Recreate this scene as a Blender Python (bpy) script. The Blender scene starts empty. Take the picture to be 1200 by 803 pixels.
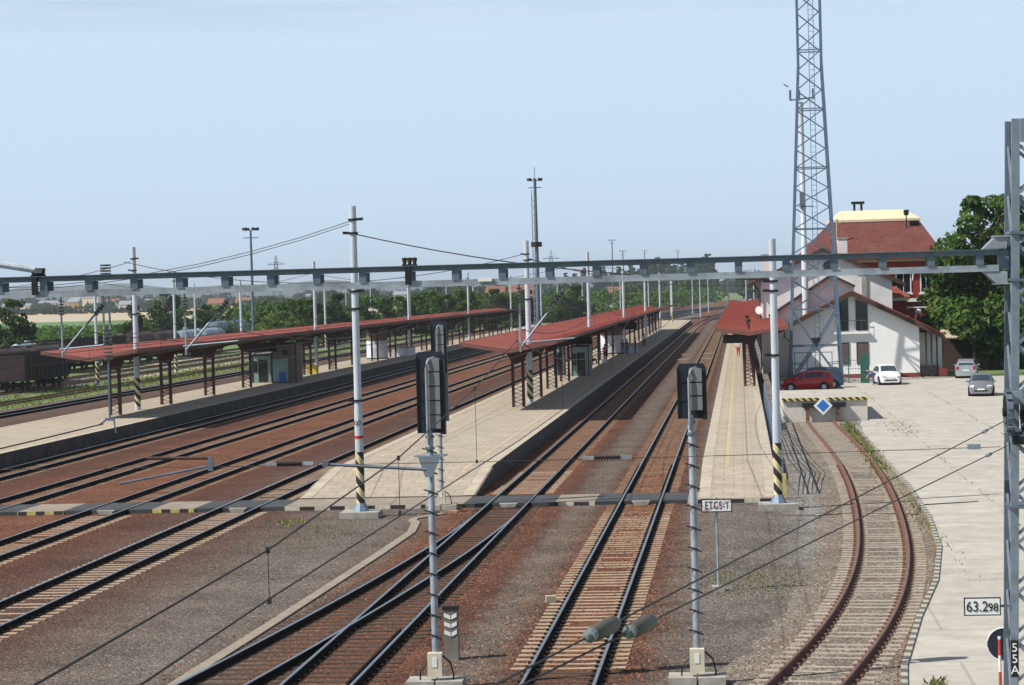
import bpy, math, random
from mathutils import Vector, Matrix, Euler
import numpy as np
random.seed(7); rng = np.random.default_rng(7)
S = bpy.context.scene
C = S.collection
pi = math.pi
# ------------------------------------------------------------------ camera
F, CAMZ = 2690.0, 8.22
cd = bpy.data.cameras.new('camera'); cam = bpy.data.objects.new('camera', cd); C.objects.link(cam)
cd.sensor_width = 36.0; cd.lens = F/1200*36; cd.clip_start = 0.5; cd.clip_end = 60000
fw = Vector((266, 67.5, -F)).normalized(); up = Vector((-.025, 1, 0)); up = (up-fw*up.dot(fw)).normalized(); rt = fw.cross(up)
R3 = Matrix((rt, fw, up))                       # camera axes -> world
cam.matrix_world = Matrix.Translation((0, 0, CAMZ)) @ R3.to_4x4()
S.camera = cam
# ------------------------------------------------------------------ light
SUN = Vector((-.84, -.37, 1.0)).normalized()    # towards the sun
EL = math.asin(SUN.z); AZ = math.atan2(SUN.x, SUN.y)
W = bpy.data.worlds.new('World'); S.world = W; W.use_nodes = True
nt = W.node_tree; nt.nodes.clear()
out = nt.nodes.new('ShaderNodeOutputWorld'); bg = nt.nodes.new('ShaderNodeBackground'); sky = nt.nodes.new('ShaderNodeTexSky')
sky.sky_type = 'NISHITA'; sky.sun_disc = False; sky.sun_elevation = EL; sky.sun_rotation = AZ
sky.altitude = 100; sky.air_density = 1.0; sky.dust_density = 0.6; sky.ozone_density = 2.5
bg.inputs[1].default_value = 0.05
tc = nt.nodes.new('ShaderNodeTexCoord'); mp = nt.nodes.new('ShaderNodeMapping'); mp.inputs['Scale'].default_value = (2.2, 2.2, 30)
nz = nt.nodes.new('ShaderNodeTexNoise'); nz.inputs['Scale'].default_value = 2.2; nz.inputs['Detail'].default_value = 7; nz.inputs['Roughness'].default_value = .62
cr = nt.nodes.new('ShaderNodeValToRGB'); cr.color_ramp.elements[0].position = .42; cr.color_ramp.elements[1].position = .72
cr.color_ramp.elements[1].color = (.6, .6, .6, 1)
sx = nt.nodes.new('ShaderNodeSeparateXYZ'); mr = nt.nodes.new('ShaderNodeMapRange'); mr.inputs[1].default_value = .105; mr.inputs[2].default_value = .15; mr.clamp = True
mu = nt.nodes.new('ShaderNodeMath'); mu.operation = 'MULTIPLY'
mx = nt.nodes.new('ShaderNodeMixRGB'); mx.inputs[2].default_value = (17.5, 19.0, 20.5, 1)
L = nt.links.new
L(tc.outputs['Generated'], mp.inputs[0]); L(mp.outputs[0], nz.inputs['Vector']); L(nz.outputs[0], cr.inputs[0])
L(tc.outputs['Generated'], sx.inputs[0]); L(sx.outputs[2], mr.inputs[0]); L(cr.outputs[0], mu.inputs[0]); L(mr.outputs[0], mu.inputs[1])
vr = nt.nodes.new('ShaderNodeMapRange'); vr.inputs[1].default_value = .11; vr.inputs[2].default_value = .21; vr.inputs[3].default_value = .95; vr.inputs[4].default_value = 0; L(sx.outputs[2], vr.inputs[0])
vm = nt.nodes.new('ShaderNodeMixRGB'); vm.inputs[2].default_value = (10.4, 13.3, 16.4, 1); L(vr.outputs[0], vm.inputs[0]); L(sky.outputs[0], vm.inputs[1])     # milky summer air low in the sky
L(mu.outputs[0], mx.inputs[0]); L(vm.outputs[0], mx.inputs[1]); L(mx.outputs[0], bg.inputs[0]); L(bg.outputs[0], out.inputs[0])
sl = bpy.data.lights.new('sun', 'SUN'); sl.energy = 5.0; sl.angle = math.radians(.53); sl.color = (1, .95, .87)
so = bpy.data.objects.new('sun', sl); C.objects.link(so); so.rotation_euler = (-SUN).to_track_quat('-Z', 'Y').to_euler(); so.location = (-40, -20, 60)
S.view_settings.view_transform = 'Standard'; S.view_settings.look = 'None'; S.view_settings.exposure = 0.28; S.view_settings.gamma = 1
S.view_settings.use_curve_mapping = False
S.cycles.max_bounces = 5; S.cycles.volume_bounces = 0

# ------------------------------------------------------------------ materials
def mat(name, col, rough=.7, metal=0, amt=.25, scale=3., bump=0., col2=None, detail=5, spec=.4, bscale=None, stretch=None, rand=0, coord='Object'):
    m = bpy.data.materials.new(name); m.use_nodes = True
    n = m.node_tree.nodes; l = m.node_tree.links.new; b = n['Principled BSDF']
    b.inputs['Roughness'].default_value = rough; b.inputs['Metallic'].default_value = metal; b.inputs['Specular IOR Level'].default_value = spec
    t = n.new('ShaderNodeTexCoord')
    if coord == 'World': v = n.new('ShaderNodeNewGeometry').outputs['Position']
    else: v = t.outputs[coord]
    if stretch:
        mp = n.new('ShaderNodeMapping'); mp.inputs['Scale'].default_value = stretch; l(v, mp.inputs[0]); v = mp.outputs[0]
    z = n.new('ShaderNodeTexNoise'); z.inputs['Scale'].default_value = scale; z.inputs['Detail'].default_value = detail; z.inputs['Roughness'].default_value = .65
    l(v, z.inputs['Vector'])
    r = n.new('ShaderNodeValToRGB'); e = r.color_ramp.elements
    c2 = col2 or tuple(max(0, c*(1-amt)) for c in col); c1 = col if col2 else tuple(min(1, c*(1+amt*.6)) for c in col)
    e[0].position = .32; e[1].position = .68; e[0].color = (*c2, 1); e[1].color = (*c1, 1)
    l(z.outputs[0], r.inputs[0]); o = r.outputs[0]
    if rand:
        g = n.new('ShaderNodeNewGeometry'); mrr = n.new('ShaderNodeMapRange'); mrr.inputs[3].default_value = 1-rand; mrr.inputs[4].default_value = 1+rand
        l(g.outputs['Random Per Island'], mrr.inputs[0]); hs = n.new('ShaderNodeHueSaturation'); l(mrr.outputs[0], hs.inputs['Value']); l(o, hs.inputs['Color']); o = hs.outputs[0]
    l(o, b.inputs['Base Color'])
    if bump:
        z2 = n.new('ShaderNodeTexNoise'); z2.inputs['Scale'].default_value = bscale or scale*4; z2.inputs['Detail'].default_value = 4; l(v, z2.inputs['Vector'])
        bp = n.new('ShaderNodeBump'); bp.inputs['Strength'].default_value = bump; bp.inputs['Distance'].default_value = .05
        l(z2.outputs[0], bp.inputs['Height']); l(bp.outputs[0], b.inputs['Normal'])
    return m

def leafmat(name, a, b_, tr=.25):
    m = bpy.data.materials.new(name); m.use_nodes = True
    n = m.node_tree.nodes; l = m.node_tree.links.new; n.clear()
    o = n.new('ShaderNodeOutputMaterial'); d = n.new('ShaderNodeBsdfDiffuse'); t = n.new('ShaderNodeBsdfTranslucent'); mxs = n.new('ShaderNodeMixShader')
    g = n.new('ShaderNodeNewGeometry'); r = n.new('ShaderNodeValToRGB'); r.color_ramp.elements[0].color = (*a, 1); r.color_ramp.elements[1].color = (*b_, 1)
    oi = n.new('ShaderNodeObjectInfo'); hs = n.new('ShaderNodeHueSaturation'); mr = n.new('ShaderNodeMapRange'); mr.inputs[3].default_value = .8; mr.inputs[4].default_value = 1.2
    l(g.outputs['Random Per Island'], r.inputs[0]); l(oi.outputs['Random'], mr.inputs[0]); l(mr.outputs[0], hs.inputs['Value']); l(r.outputs[0], hs.inputs['Color'])
    l(hs.outputs[0], d.inputs[0]); l(hs.outputs[0], t.inputs[0]); mxs.inputs[0].default_value = tr
    l(d.outputs[0], mxs.inputs[1]); l(t.outputs[0], mxs.inputs[2]); l(mxs.outputs[0], o.inputs[0])
    return m

def stony(name, bands=None, base=(.15, .12, .1), cell=16., contrast=.42, patch=.35, coordx=True, bump=.8):
    """gravel: stone-sized cells over larger patches; the base colour may follow bands across the tracks"""
    m = bpy.data.materials.new(name); m.use_nodes = True
    n = m.node_tree.nodes; l = m.node_tree.links.new; b = n['Principled BSDF']; b.inputs['Roughness'].default_value = .95; b.inputs['Specular IOR Level'].default_value = .15
    t = n.new('ShaderNodeTexCoord'); v = t.outputs['Object']
    vo = n.new('ShaderNodeTexVoronoi'); vo.inputs['Scale'].default_value = cell; l(v, vo.inputs['Vector'])
    sp = n.new('ShaderNodeSeparateColor'); l(vo.outputs['Color'], sp.inputs[0])
    pz = n.new('ShaderNodeTexNoise'); pz.inputs['Scale'].default_value = .35; pz.inputs['Detail'].default_value = 8; pz.inputs['Roughness'].default_value = .7; l(v, pz.inputs['Vector'])
    if bands:
        sx = n.new('ShaderNodeSeparateXYZ'); l(v, sx.inputs[0])
        wz = n.new('ShaderNodeTexNoise'); wz.inputs['Scale'].default_value = .9; wz.inputs['Detail'].default_value = 6; wz.inputs['Roughness'].default_value = .7; l(v, wz.inputs['Vector'])
        ma = n.new('ShaderNodeMath'); ma.operation = 'MULTIPLY_ADD'; ma.inputs[1].default_value = 2.4; l(wz.outputs[0], ma.inputs[0]); l(sx.outputs[0], ma.inputs[2])
        x0, x1 = bands[0][0], bands[-1][0]
        mr = n.new('ShaderNodeMapRange'); mr.inputs[1].default_value = x0+1.2; mr.inputs[2].default_value = x1+1.2; l(ma.outputs[0], mr.inputs[0])
        r = n.new('ShaderNodeValToRGB'); e = r.color_ramp.elements
        while len(e) < len(bands): e.new(.5)
        for i, (x, c) in enumerate(bands): e[i].position = (x-x0)/(x1-x0); e[i].color = (*c, 1)
        l(mr.outputs[0], r.inputs[0]); o = r.outputs[0]
    else:
        r = n.new('ShaderNodeRGB'); r.outputs[0].default_value = (*base, 1); o = r.outputs[0]
    m1 = n.new('ShaderNodeMapRange'); m1.inputs[3].default_value = 1-contrast; m1.inputs[4].default_value = 1+contrast; l(sp.outputs[0], m1.inputs[0])
    m2 = n.new('ShaderNodeMapRange'); m2.inputs[1].default_value = .3; m2.inputs[2].default_value = .7; m2.inputs[3].default_value = 1-patch; m2.inputs[4].default_value = 1+patch; l(pz.outputs[0], m2.inputs[0])
    mm = n.new('ShaderNodeMath'); mm.operation = 'MULTIPLY'; l(m1.outputs[0], mm.inputs[0]); l(m2.outputs[0], mm.inputs[1])
    # a few pale stones
    gt = n.new('ShaderNodeMath'); gt.operation = 'GREATER_THAN'; gt.inputs[1].default_value = .965; l(sp.outputs[1], gt.inputs[0])
    ad = n.new('ShaderNodeMath'); ad.operation = 'MULTIPLY_ADD'; ad.inputs[1].default_value = 1.3; l(gt.outputs[0], ad.inputs[0]); l(mm.outputs[0], ad.inputs[2])
    hs = n.new('ShaderNodeHueSaturation'); l(ad.outputs[0], hs.inputs['Value']); l(o, hs.inputs['Color'])
    sa = n.new('ShaderNodeMapRange'); sa.inputs[3].default_value = .7; sa.inputs[4].default_value = 1.2; l(sp.outputs[2], sa.inputs[0]); l(sa.outputs[0], hs.inputs['Saturation'])
    l(hs.outputs[0], b.inputs['Base Color'])
    bp = n.new('ShaderNodeBump'); bp.inputs['Strength'].default_value = bump; bp.inputs['Distance'].default_value = .05; bp.invert = True
    l(vo.outputs['Distance'], bp.inputs['Height']); l(bp.outputs[0], b.inputs['Normal'])
    return m

def stripemat(name, a, b_, freq=1., vec=(0, 0, 1), rough=.6, duty=.5, wear=.15):
    m = bpy.data.materials.new(name); m.use_nodes = True
    n = m.node_tree.nodes; l = m.node_tree.links.new; b = n['Principled BSDF']; b.inputs['Roughness'].default_value = rough
    t = n.new('ShaderNodeTexCoord'); d = n.new('ShaderNodeVectorMath'); d.operation = 'DOT_PRODUCT'; d.inputs[1].default_value = tuple(c*freq for c in vec); l(t.outputs['Object'], d.inputs[0])
    fr = n.new('ShaderNodeMath'); fr.operation = 'FRACT'; l(d.outputs['Value'], fr.inputs[0])
    g = n.new('ShaderNodeMath'); g.operation = 'GREATER_THAN'; g.inputs[1].default_value = duty; l(fr.outputs[0], g.inputs[0])
    x = n.new('ShaderNodeMixRGB'); x.inputs[1].default_value = (*a, 1); x.inputs[2].default_value = (*b_, 1); l(g.outputs[0], x.inputs[0])
    z = n.new('ShaderNodeTexNoise'); z.inputs['Scale'].default_value = 6; z.inputs['Detail'].default_value = 6; l(t.outputs['Object'], z.inputs['Vector'])
    mr = n.new('ShaderNodeMapRange'); mr.inputs[1].default_value = .35; mr.inputs[2].default_value = .6; mr.inputs[3].default_value = 1-2*wear; mr.inputs[4].default_value = 1; l(z.outputs[0], mr.inputs[0])
    h = n.new('ShaderNodeHueSaturation'); l(mr.outputs[0], h.inputs['Value']); l(x.outputs[0], h.inputs['Color']); l(h.outputs[0], b.inputs['Base Color'])
    return m

def brickmat(name, c1, c2, mortar, w, h, gap=.02, rough=.85, swap=None, bump=.2, amt=.25):
    m = bpy.data.materials.new(name); m.use_nodes = True
    n = m.node_tree.nodes; l = m.node_tree.links.new; b = n['Principled BSDF']; b.inputs['Roughness'].default_value = rough; b.inputs['Specular IOR Level'].default_value = .25
    t = n.new('ShaderNodeTexCoord'); v = t.outputs['Object']
    if swap:
        sx = n.new('ShaderNodeSeparateXYZ'); cx = n.new('ShaderNodeCombineXYZ'); l(v, sx.inputs[0])
        for i, k in enumerate(swap): l(sx.outputs['XYZ'.index(k)], cx.inputs[i])
        vv = cx.outputs[0]
    else: vv = v
    k = n.new('ShaderNodeTexBrick'); k.inputs['Scale'].default_value = 1; k.inputs['Brick Width'].default_value = w; k.inputs['Row Height'].default_value = h; k.inputs['Mortar Size'].default_value = gap
    k.inputs['Color1'].default_value = (*c1, 1); k.inputs['Color2'].default_value = (*c2, 1); k.inputs['Mortar'].default_value = (*mortar, 1); l(vv, k.inputs['Vector'])
    z = n.new('ShaderNodeTexNoise'); z.inputs['Scale'].default_value = .8; z.inputs['Detail'].default_value = 8; z.inputs['Roughness'].default_value = .7; l(v, z.inputs['Vector'])
    mr = n.new('ShaderNodeMapRange'); mr.inputs[1].default_value = .3; mr.inputs[2].default_value = .7; mr.inputs[3].default_value = 1-amt; mr.inputs[4].default_value = 1+amt*.6; l(z.outputs[0], mr.inputs[0])
    hs = n.new('ShaderNodeHueSaturation'); l(mr.outputs[0], hs.inputs['Value']); l(k.outputs[0], hs.inputs['Color']); l(hs.outputs[0], b.inputs['Base Color'])
    if bump:
        bp = n.new('ShaderNodeBump'); bp.inputs['Strength'].default_value = bump; bp.inputs['Distance'].default_value = .02; bp.invert = True; l(k.outputs['Fac'], bp.inputs['Height']); l(bp.outputs[0], b.inputs['Normal'])
    return m

RUST = (.135, .056, .030); RUSTD = (.082, .036, .023); GREY = (.128, .110, .094); GREYB = (.118, .092, .074); PALE = (.20, .19, .175); BRN = (.092, .052, .040)
bands = [(-58, GREYB), (-50, BRN), (-46, BRN), (-38, BRN), (-36, BRN), (-33, RUSTD), (-31, RUST), (-29, RUST), (-27, RUST), (-25, RUST), (-22.6, RUSTD), (-21, BRN), (-19, BRN), (-17.6, BRN), (-16, GREYB), (-13.2, GREY),
         (-11.6, GREYB), (-10.6, RUST), (-8, RUST), (-7.0, RUSTD), (-6.4, GREYB), (-5.7, GREYB), (-5.1, RUSTD), (-4, RUST), (-2.6, RUSTD), (-1.8, GREYB), (-1, GREY), (1.2, GREY), (2.4, PALE), (6, PALE), (9, GREY)]
M = dict(
 grass=mat('dry_grass', (.085, .175, .042), .95, amt=.4, scale=.12, col2=(.15, .18, .065), detail=9, bump=.5, bscale=3),
 ballast=stony('track_ballast', bands),
 siding_bed=stony('siding_ballast', None, (.185, .158, .128), cell=15, contrast=.45),
 tan_field=mat('ripe_field', (.50, .36, .19), .95, amt=.12, scale=.01), green_field=mat('green_field', (.10, .20, .06), .95, amt=.2, scale=.02),
 hill=mat('hill_forest', (.03, .05, .024), .95, amt=.5, scale=.01, detail=8),
 sand=mat('sand_path', (.45, .38, .28), .95, amt=.2, scale=.6),
 concrete=mat('old_concrete', (.36, .34, .30), .9, amt=.3, scale=1.5, bump=.3), dconcrete=mat('dark_concrete', (.20, .19, .17), .9, amt=.35, scale=1.5),
 sleeper=mat('concrete_sleeper', (.43, .345, .25), .9, scale=1.6, col2=(.28, .19, .125), detail=7, coord='World'), greysleeper=mat('weathered_sleeper', (.40, .35, .285), .9, scale=1.6, col2=(.27, .225, .175), detail=7, coord='World'), rustsleeper=mat('rusty_sleeper', (.30, .20, .125), .9, scale=1.3, col2=(.13, .07, .042), detail=7, coord='World'), wood=mat('tarred_sleeper', (.065, .042, .03), .9, amt=.45, scale=4, rand=.3),
 paving=brickmat('platform_paving', (.41, .35, .272), (.365, .315, .248), (.27, .23, .18), .8, .8, .022, bump=.1, amt=.2),
 coping=mat('platform_coping', (.43, .375, .295), .85, amt=.22, scale=1.2), line=mat('platform_line', (.47, .375, .25), .8, amt=.25, scale=2),
 platwall=mat('platform_wall', (.07, .063, .06), .9, amt=.4, scale=.9),
 rubber=mat('crossing_rubber', (.055, .058, .062), .75, amt=.3, scale=2), path=mat('crossing_path', (.27, .23, .18), .9, amt=.2, scale=1.5),
 hazard=stripemat('hazard_board', (.55, .47, .17), (.03, .03, .03), 1.4, (1, 0, 0)), dash=stripemat('dash_board', (.62, .58, .48), (.03, .03, .03), .85, (1, 0, 0)),
 bollard_stripe=stripemat('mast_hazard_paint', (.72, .62, .36), (.02, .02, .02), 2.35, (.9, 0, .72), rough=.5),
 dockstripe=stripemat('dock_hazard_paint', (.62, .52, .16), (.025, .025, .025), 2.55, (1, 0, 1), wear=.1), redwhite=stripemat('red_white_paint', (.75, .73, .7), (.5, .05, .04), 1.6, (0, 0, 1)),
 kerb=stripemat('kerb_paint', (.46, .43, .34), (.13, .125, .11), 1.0, (.4, 1.15, 0)),
 yard=brickmat('yard_concrete', (.45, .42, .37), (.42, .392, .345), (.345, .32, .28), 9, 4.5, .04, bump=.05, amt=.26),
 railtop=mat('rail_head_steel', (.40, .43, .47), .33, .9, amt=.12, scale=2), railside=mat('rail_web_rust', (.024, .018, .015), .9, amt=.4, scale=2, spec=.08),
 rustrail=mat('rusty_rail', (.17, .078, .052), .75, amt=.3, scale=2), rusttop=mat('rusty_rail_head', (.22, .12, .09), .5, .3, amt=.3, scale=2),
 galv=mat('galvanised_steel', (.34, .385, .43), .5, .3, amt=.4, scale=2.2, detail=9), gcol=mat('column_steel', (.23, .275, .33), .5, .35, amt=.2, scale=5), galvd=mat('dull_galvanised_steel', (.15, .19, .24), .5, .4, amt=.2, scale=5),
 polepaint=mat('mast_paint', (.52, .575, .64), .45, .1, amt=.28, scale=3, stretch=(2, 2, .15), detail=8), bluegrey=mat('blue_grey_paint', (.17, .23, .31), .5, .2, amt=.15, scale=3),
 towersteel=mat('tower_steel', (.12, .18, .25), .5, .3, amt=.2, scale=2), dark=mat('dark_metal', (.018, .02, .024), .5, .2, amt=.2), black=mat('black_plastic', (.012, .012, .014), .45, amt=.1),
 signal=mat('signal_housing', (.022, .03, .045), .5, .2, amt=.25, scale=2), sigbox=mat('signal_box_paint', (.19, .21, .22), .5, amt=.15, scale=4), cream=mat('cream_box_paint', (.62, .58, .45), .6, amt=.15, scale=4),
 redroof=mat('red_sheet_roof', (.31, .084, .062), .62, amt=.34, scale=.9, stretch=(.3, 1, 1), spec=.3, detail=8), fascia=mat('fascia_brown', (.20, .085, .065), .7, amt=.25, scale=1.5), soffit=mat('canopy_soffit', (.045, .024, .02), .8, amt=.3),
 colsteel=mat('maroon_column', (.062, .022, .021), .55, .1, amt=.25, scale=3), tile=brickmat('roof_tiles', (.33, .085, .045), (.27, .07, .04), (.14, .04, .03), .26, .15, .02, swap='XZY', bump=.4, amt=.25), tileold=brickmat('weathered_tiles', (.21, .068, .05), (.17, .058, .046), (.09, .035, .03), .3, .2, .03, swap='XZY', bump=.4, amt=.3),
 render=mat('white_render', (.86, .86, .85), .9, amt=.05, scale=.6), greyrender=mat('grey_render', (.76, .73, .74), .9, amt=.12, scale=.6), plinth=mat('red_plinth', (.20, .045, .04), .8, amt=.2),
 brick=brickmat('red_brick', (.29, .036, .030), (.24, .03, .026), (.26, .05, .042), .3, .09, .012, swap='XZY', bump=.1, amt=.15), white=mat('white_paint', (.78, .78, .76), .6, amt=.06), creamroof=mat('cream_sheet_roof', (.72, .60, .40), .6, amt=.12, scale=1),
 glass=mat('dark_window_glass', (.012, .015, .02), .08, amt=.1, spec=.6), carglass=mat('car_glass', (.03, .045, .06), .05, amt=.1, spec=.8), blind=mat('brown_blind', (.12, .085, .075), .8, amt=.1), timber=mat('dark_timber', (.07, .04, .028), .8, amt=.35, scale=3),
 carred=mat('red_car_paint', (.55, .018, .02), .25, amt=.03, spec=.6), carwhite=mat('white_car_paint', (.78, .78, .78), .25, amt=.03, spec=.6), carsilver=mat('silver_car_paint', (.42, .45, .48), .28, .5, amt=.03), cargrey=mat('grey_car_paint', (.27, .29, .31), .28, .5, amt=.03), carblue=mat('blue_car_paint', (.05, .10, .16), .25, .3, amt=.03),
 tyre=mat('tyre_rubber', (.015, .015, .015), .85, amt=.1), rim=mat('wheel_rim', (.5, .51, .53), .3, .7, amt=.1), lampr=mat('tail_lamp_red', (.35, .01, .01), .3, amt=.05), lampw=mat('headlamp_clear', (.7, .72, .75), .15, amt=.05),
 teal=mat('teal_cabin', (.21, .33, .31), .5, amt=.15, scale=1.5), kiosk=mat('kiosk_panel', (.16, .125, .10), .75, amt=.2), kwhite=mat('kiosk_white', (.62, .66, .72), .6, amt=.08), yellow=mat('yellow_plastic', (.62, .48, .03), .5, amt=.12), blue=mat('blue_paint', (.03, .13, .42), .5, amt=.1),
 insul=mat('brown_insulator', (.05, .032, .025), .25, amt=.2, spec=.7), greyins=mat('grey_insulator', (.092, .085, .068), .55, amt=.2), wire=mat('wire_dark', (.045, .04, .038), .6, .3, amt=.2),
 wagon=mat('brown_wagon', (.038, .024, .022), .85, amt=.35, scale=1.2), tank=mat('rusty_tank', (.095, .07, .062), .75, amt=.45, scale=.7, col2=(.045, .034, .032)), tankblue=mat('pale_blue_tank', (.36, .44, .52), .5, amt=.2, scale=.6), tankgrey=mat('grey_blue_tank', (.19, .24, .31), .55, amt=.2, scale=.6), bogie=mat('bogie_black', (.02, .018, .018), .8, amt=.2), redpart=mat('red_frame', (.34, .05, .035), .7, amt=.2),
 train=mat('dark_blue_train', (.035, .055, .10), .6, amt=.2), bluewagon=mat('blue_wagon', (.06, .17, .40), .6, amt=.2),
 bark=mat('bark', (.085, .06, .042), .95, amt=.4, scale=3, bump=.4), stone=mat('loose_stones', (.19, .088, .048), .95, amt=.5, scale=8, rand=.6), pstone=mat('pale_stones', (.27, .24, .20), .95, amt=.3, scale=8, rand=.35),
 red=mat('sign_red', (.45, .02, .02), .6, amt=.05), ink=mat('sign_black', (.012, .012, .012), .6, amt=.05), signwhite=mat('sign_white', (.78, .80, .80), .5, amt=.05), signblue=mat('sign_blue', (.03, .17, .55), .5, amt=.05),
 log=mat('split_logs', (.42, .29, .18), .9, amt=.4, scale=4, rand=.35), skin=mat('skin', (.45, .26, .18), .6, amt=.06), hair=mat('dark_hair', (.03, .02, .015), .7, amt=.2),
 c_white=mat('cloth_white', (.7, .68, .66), .9, amt=.1), c_red=mat('cloth_red', (.5, .04, .06), .9, amt=.1), c_blue=mat('cloth_blue', (.04, .09, .28), .9, amt=.15), c_dark=mat('cloth_dark', (.03, .03, .04), .9, amt=.2), c_grey=mat('cloth_grey_blue', (.12, .17, .24), .9, amt=.15),
 houseW=mat('pale_house_wall', (.62, .58, .52), .9, amt=.1), houseO=mat('ochre_house_wall', (.42, .30, .16), .9, amt=.1), roofR=mat('far_red_roof', (.24, .10, .07), .85, amt=.15), roofG=mat('far_grey_roof', (.25, .28, .33), .7, amt=.15), greenpaint=mat('green_fence_paint', (.03, .12, .09), .55, amt=.1), greypost=mat('weathered_board', (.27, .25, .215), .9, amt=.3, scale=3),
 leafA=leafmat('leaf_walnut', (.028, .060, .016), (.085, .145, .035)), leafB=leafmat('leaf_light', (.07, .12, .025), (.16, .22, .06)), leafC=leafmat('leaf_mid', (.040, .085, .018), (.11, .185, .04)), leafD=leafmat('leaf_dark', (.022, .045, .016), (.06, .10, .03)), leafP=leafmat('leaf_poplar', (.025, .055, .022), (.055, .10, .035)), weed=leafmat('weed_leaf', (.11, .15, .035), (.26, .25, .09)),
)

# ------------------------------------------------------------------ mesh helpers (all in world coordinates unless told otherwise)
class MB:
    def __init__(s): s.v = []; s.f = []; s.m = []; s.p = []
    def mark(s): s.p.append((len(s.v), len(s.f))); return s
    def build_each(s, name, mats, parent=None, smooth=False, world=True):
        os_ = []; P = s.p+[(len(s.v), len(s.f))]
        for (v0, f0), (v1, f1) in zip(P[:-1], P[1:]):
            q = MB(); q.v = s.v[v0:v1]; q.f = [tuple(i-v0 for i in f) for f in s.f[f0:f1]]; q.m = s.m[f0:f1]; os_.append(q.build(name, mats, parent, smooth, world))
        return os_
    def add(s, vs, fs, m=0):
        b = len(s.v); s.v += [tuple(p) for p in vs]
        for f in fs: s.f.append(tuple(i+b for i in f)); s.m.append(m)
    def box(s, x0, y0, z0, x1, y1, z1, m=0):
        s.add([(x0, y0, z0), (x1, y0, z0), (x1, y1, z0), (x0, y1, z0), (x0, y0, z1), (x1, y0, z1), (x1, y1, z1), (x0, y1, z1)],
              [(0, 3, 2, 1), (4, 5, 6, 7), (0, 1, 5, 4), (1, 2, 6, 5), (2, 3, 7, 6), (3, 0, 4, 7)], m)
    def cbox(s, c, d, m=0, rot=None):
        vs = [Vector((sx*d[0]/2, sy*d[1]/2, sz*d[2]/2)) for sz in (-1, 1) for sx, sy in ((-1, -1), (1, -1), (1, 1), (-1, 1))]
        if rot: R = Euler(rot).to_matrix(); vs = [R @ v for v in vs]
        s.add([v+Vector(c) for v in vs], [(0, 3, 2, 1), (4, 5, 6, 7), (0, 1, 5, 4), (1, 2, 6, 5), (2, 3, 7, 6), (3, 0, 4, 7)], m)
    def bar(s, p, q, w, h=None, m=0):
        p = Vector(p); q = Vector(q); h = h or w; d = (q-p).normalized(); u = Vector((0, 0, 1)) if abs(d.z) < .99 else Vector((0, 1, 0))
        a = d.cross(u).normalized()*w/2; b = a.cross(d).normalized()*h/2
        vs = [p-a-b, p+a-b, p+a+b, p-a+b, q-a-b, q+a-b, q+a+b, q-a+b]
        s.add(vs, [(0, 3, 2, 1), (4, 5, 6, 7), (0, 1, 5, 4), (1, 2, 6, 5), (2, 3, 7, 6), (3, 0, 4, 7)], m)
    def tube(s, pts, r, n=8, m=0, cap=True):
        pts = [Vector(p) for p in pts]; rs = r if isinstance(r, (list, tuple)) else [r]*len(pts); rings = []
        for i, p in enumerate(pts):
            d = (pts[min(i+1, len(pts)-1)]-pts[max(i-1, 0)]).normalized(); u = Vector((0, 0, 1)) if abs(d.z) < .95 else Vector((0, 1, 0))
            a = d.cross(u).normalized(); b = a.cross(d).normalized()
            rings.append([p+(a*math.cos(2*pi*k/n)+b*math.sin(2*pi*k/n))*rs[i] for k in range(n)])
        vs = [v for g in rings for v in g]; fs = []
        for i in range(len(pts)-1):
            for k in range(n): k2 = (k+1) % n; fs.append((i*n+k, i*n+k2, (i+1)*n+k2, (i+1)*n+k))
        if cap: fs.append(tuple(range(n))[::-1]); fs.append(tuple((len(pts)-1)*n+k for k in range(n)))
        s.add(vs, fs, m)
    def prism(s, poly, d, m=0):
        """poly: list of 3D points, d: extrusion vector"""
        n = len(poly); d = Vector(d); vs = [Vector(p) for p in poly]+[Vector(p)+d for p in poly]
        fs = [tuple(range(n))[::-1], tuple(range(n, 2*n))]+[(i, (i+1) % n, n+(i+1) % n, n+i) for i in range(n)]
        s.add(vs, fs, m)
    def sweep(s, line, prof, mats=None, off=0):
        """line: [(x,y)], prof: [(u,z)] closed; off: sideways offset"""
        n = len(prof); vs = []; fs = []; ms = []
        for i, (x, y) in enumerate(line):
            x0, y0 = line[max(i-1, 0)]; x1, y1 = line[min(i+1, len(line)-1)]; dx, dy = x1-x0, y1-y0; l = math.hypot(dx, dy); nx, ny = dy/l, -dx/l
            for u, z in prof: vs.append((x+nx*(u+off), y+ny*(u+off), z))
        b = len(s.v); s.v += vs
        for i in range(len(line)-1):
            for k in range(n):
                k2 = (k+1) % n; s.f.append((b+i*n+k, b+i*n+k2, b+(i+1)*n+k2, b+(i+1)*n+k)); s.m.append(mats[k] if mats else 0)
        s.f.append(tuple(b+k for k in range(n))[::-1]); s.m.append(0); s.f.append(tuple(b+(len(line)-1)*n+k for k in range(n))); s.m.append(0)
    def build(s, name, mats, parent=None, smooth=False, world=True):
        me = bpy.data.meshes.new(name); me.from_pydata(s.v, [], s.f)
        if not isinstance(mats, (list, tuple)): mats = [mats]
        for m in mats: me.materials.append(M[m] if isinstance(m, str) else m)
        if len(mats) > 1: me.polygons.foreach_set('material_index', s.m)
        if smooth is True: me.polygons.foreach_set('use_smooth', [True]*len(me.polygons))
        me.update(); o = bpy.data.objects.new(name, me); C.objects.link(o)
        if parent:
            o.parent = parent
            if world:
                q = Vector(); p = parent
                while p: q += Vector(p.location); p = p.parent
                o.location = -q
        if smooth == 'auto':
            me.polygons.foreach_set('use_smooth', [True]*len(me.polygons)); me.set_sharp_from_angle(angle=math.radians(35))
        return o

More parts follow.
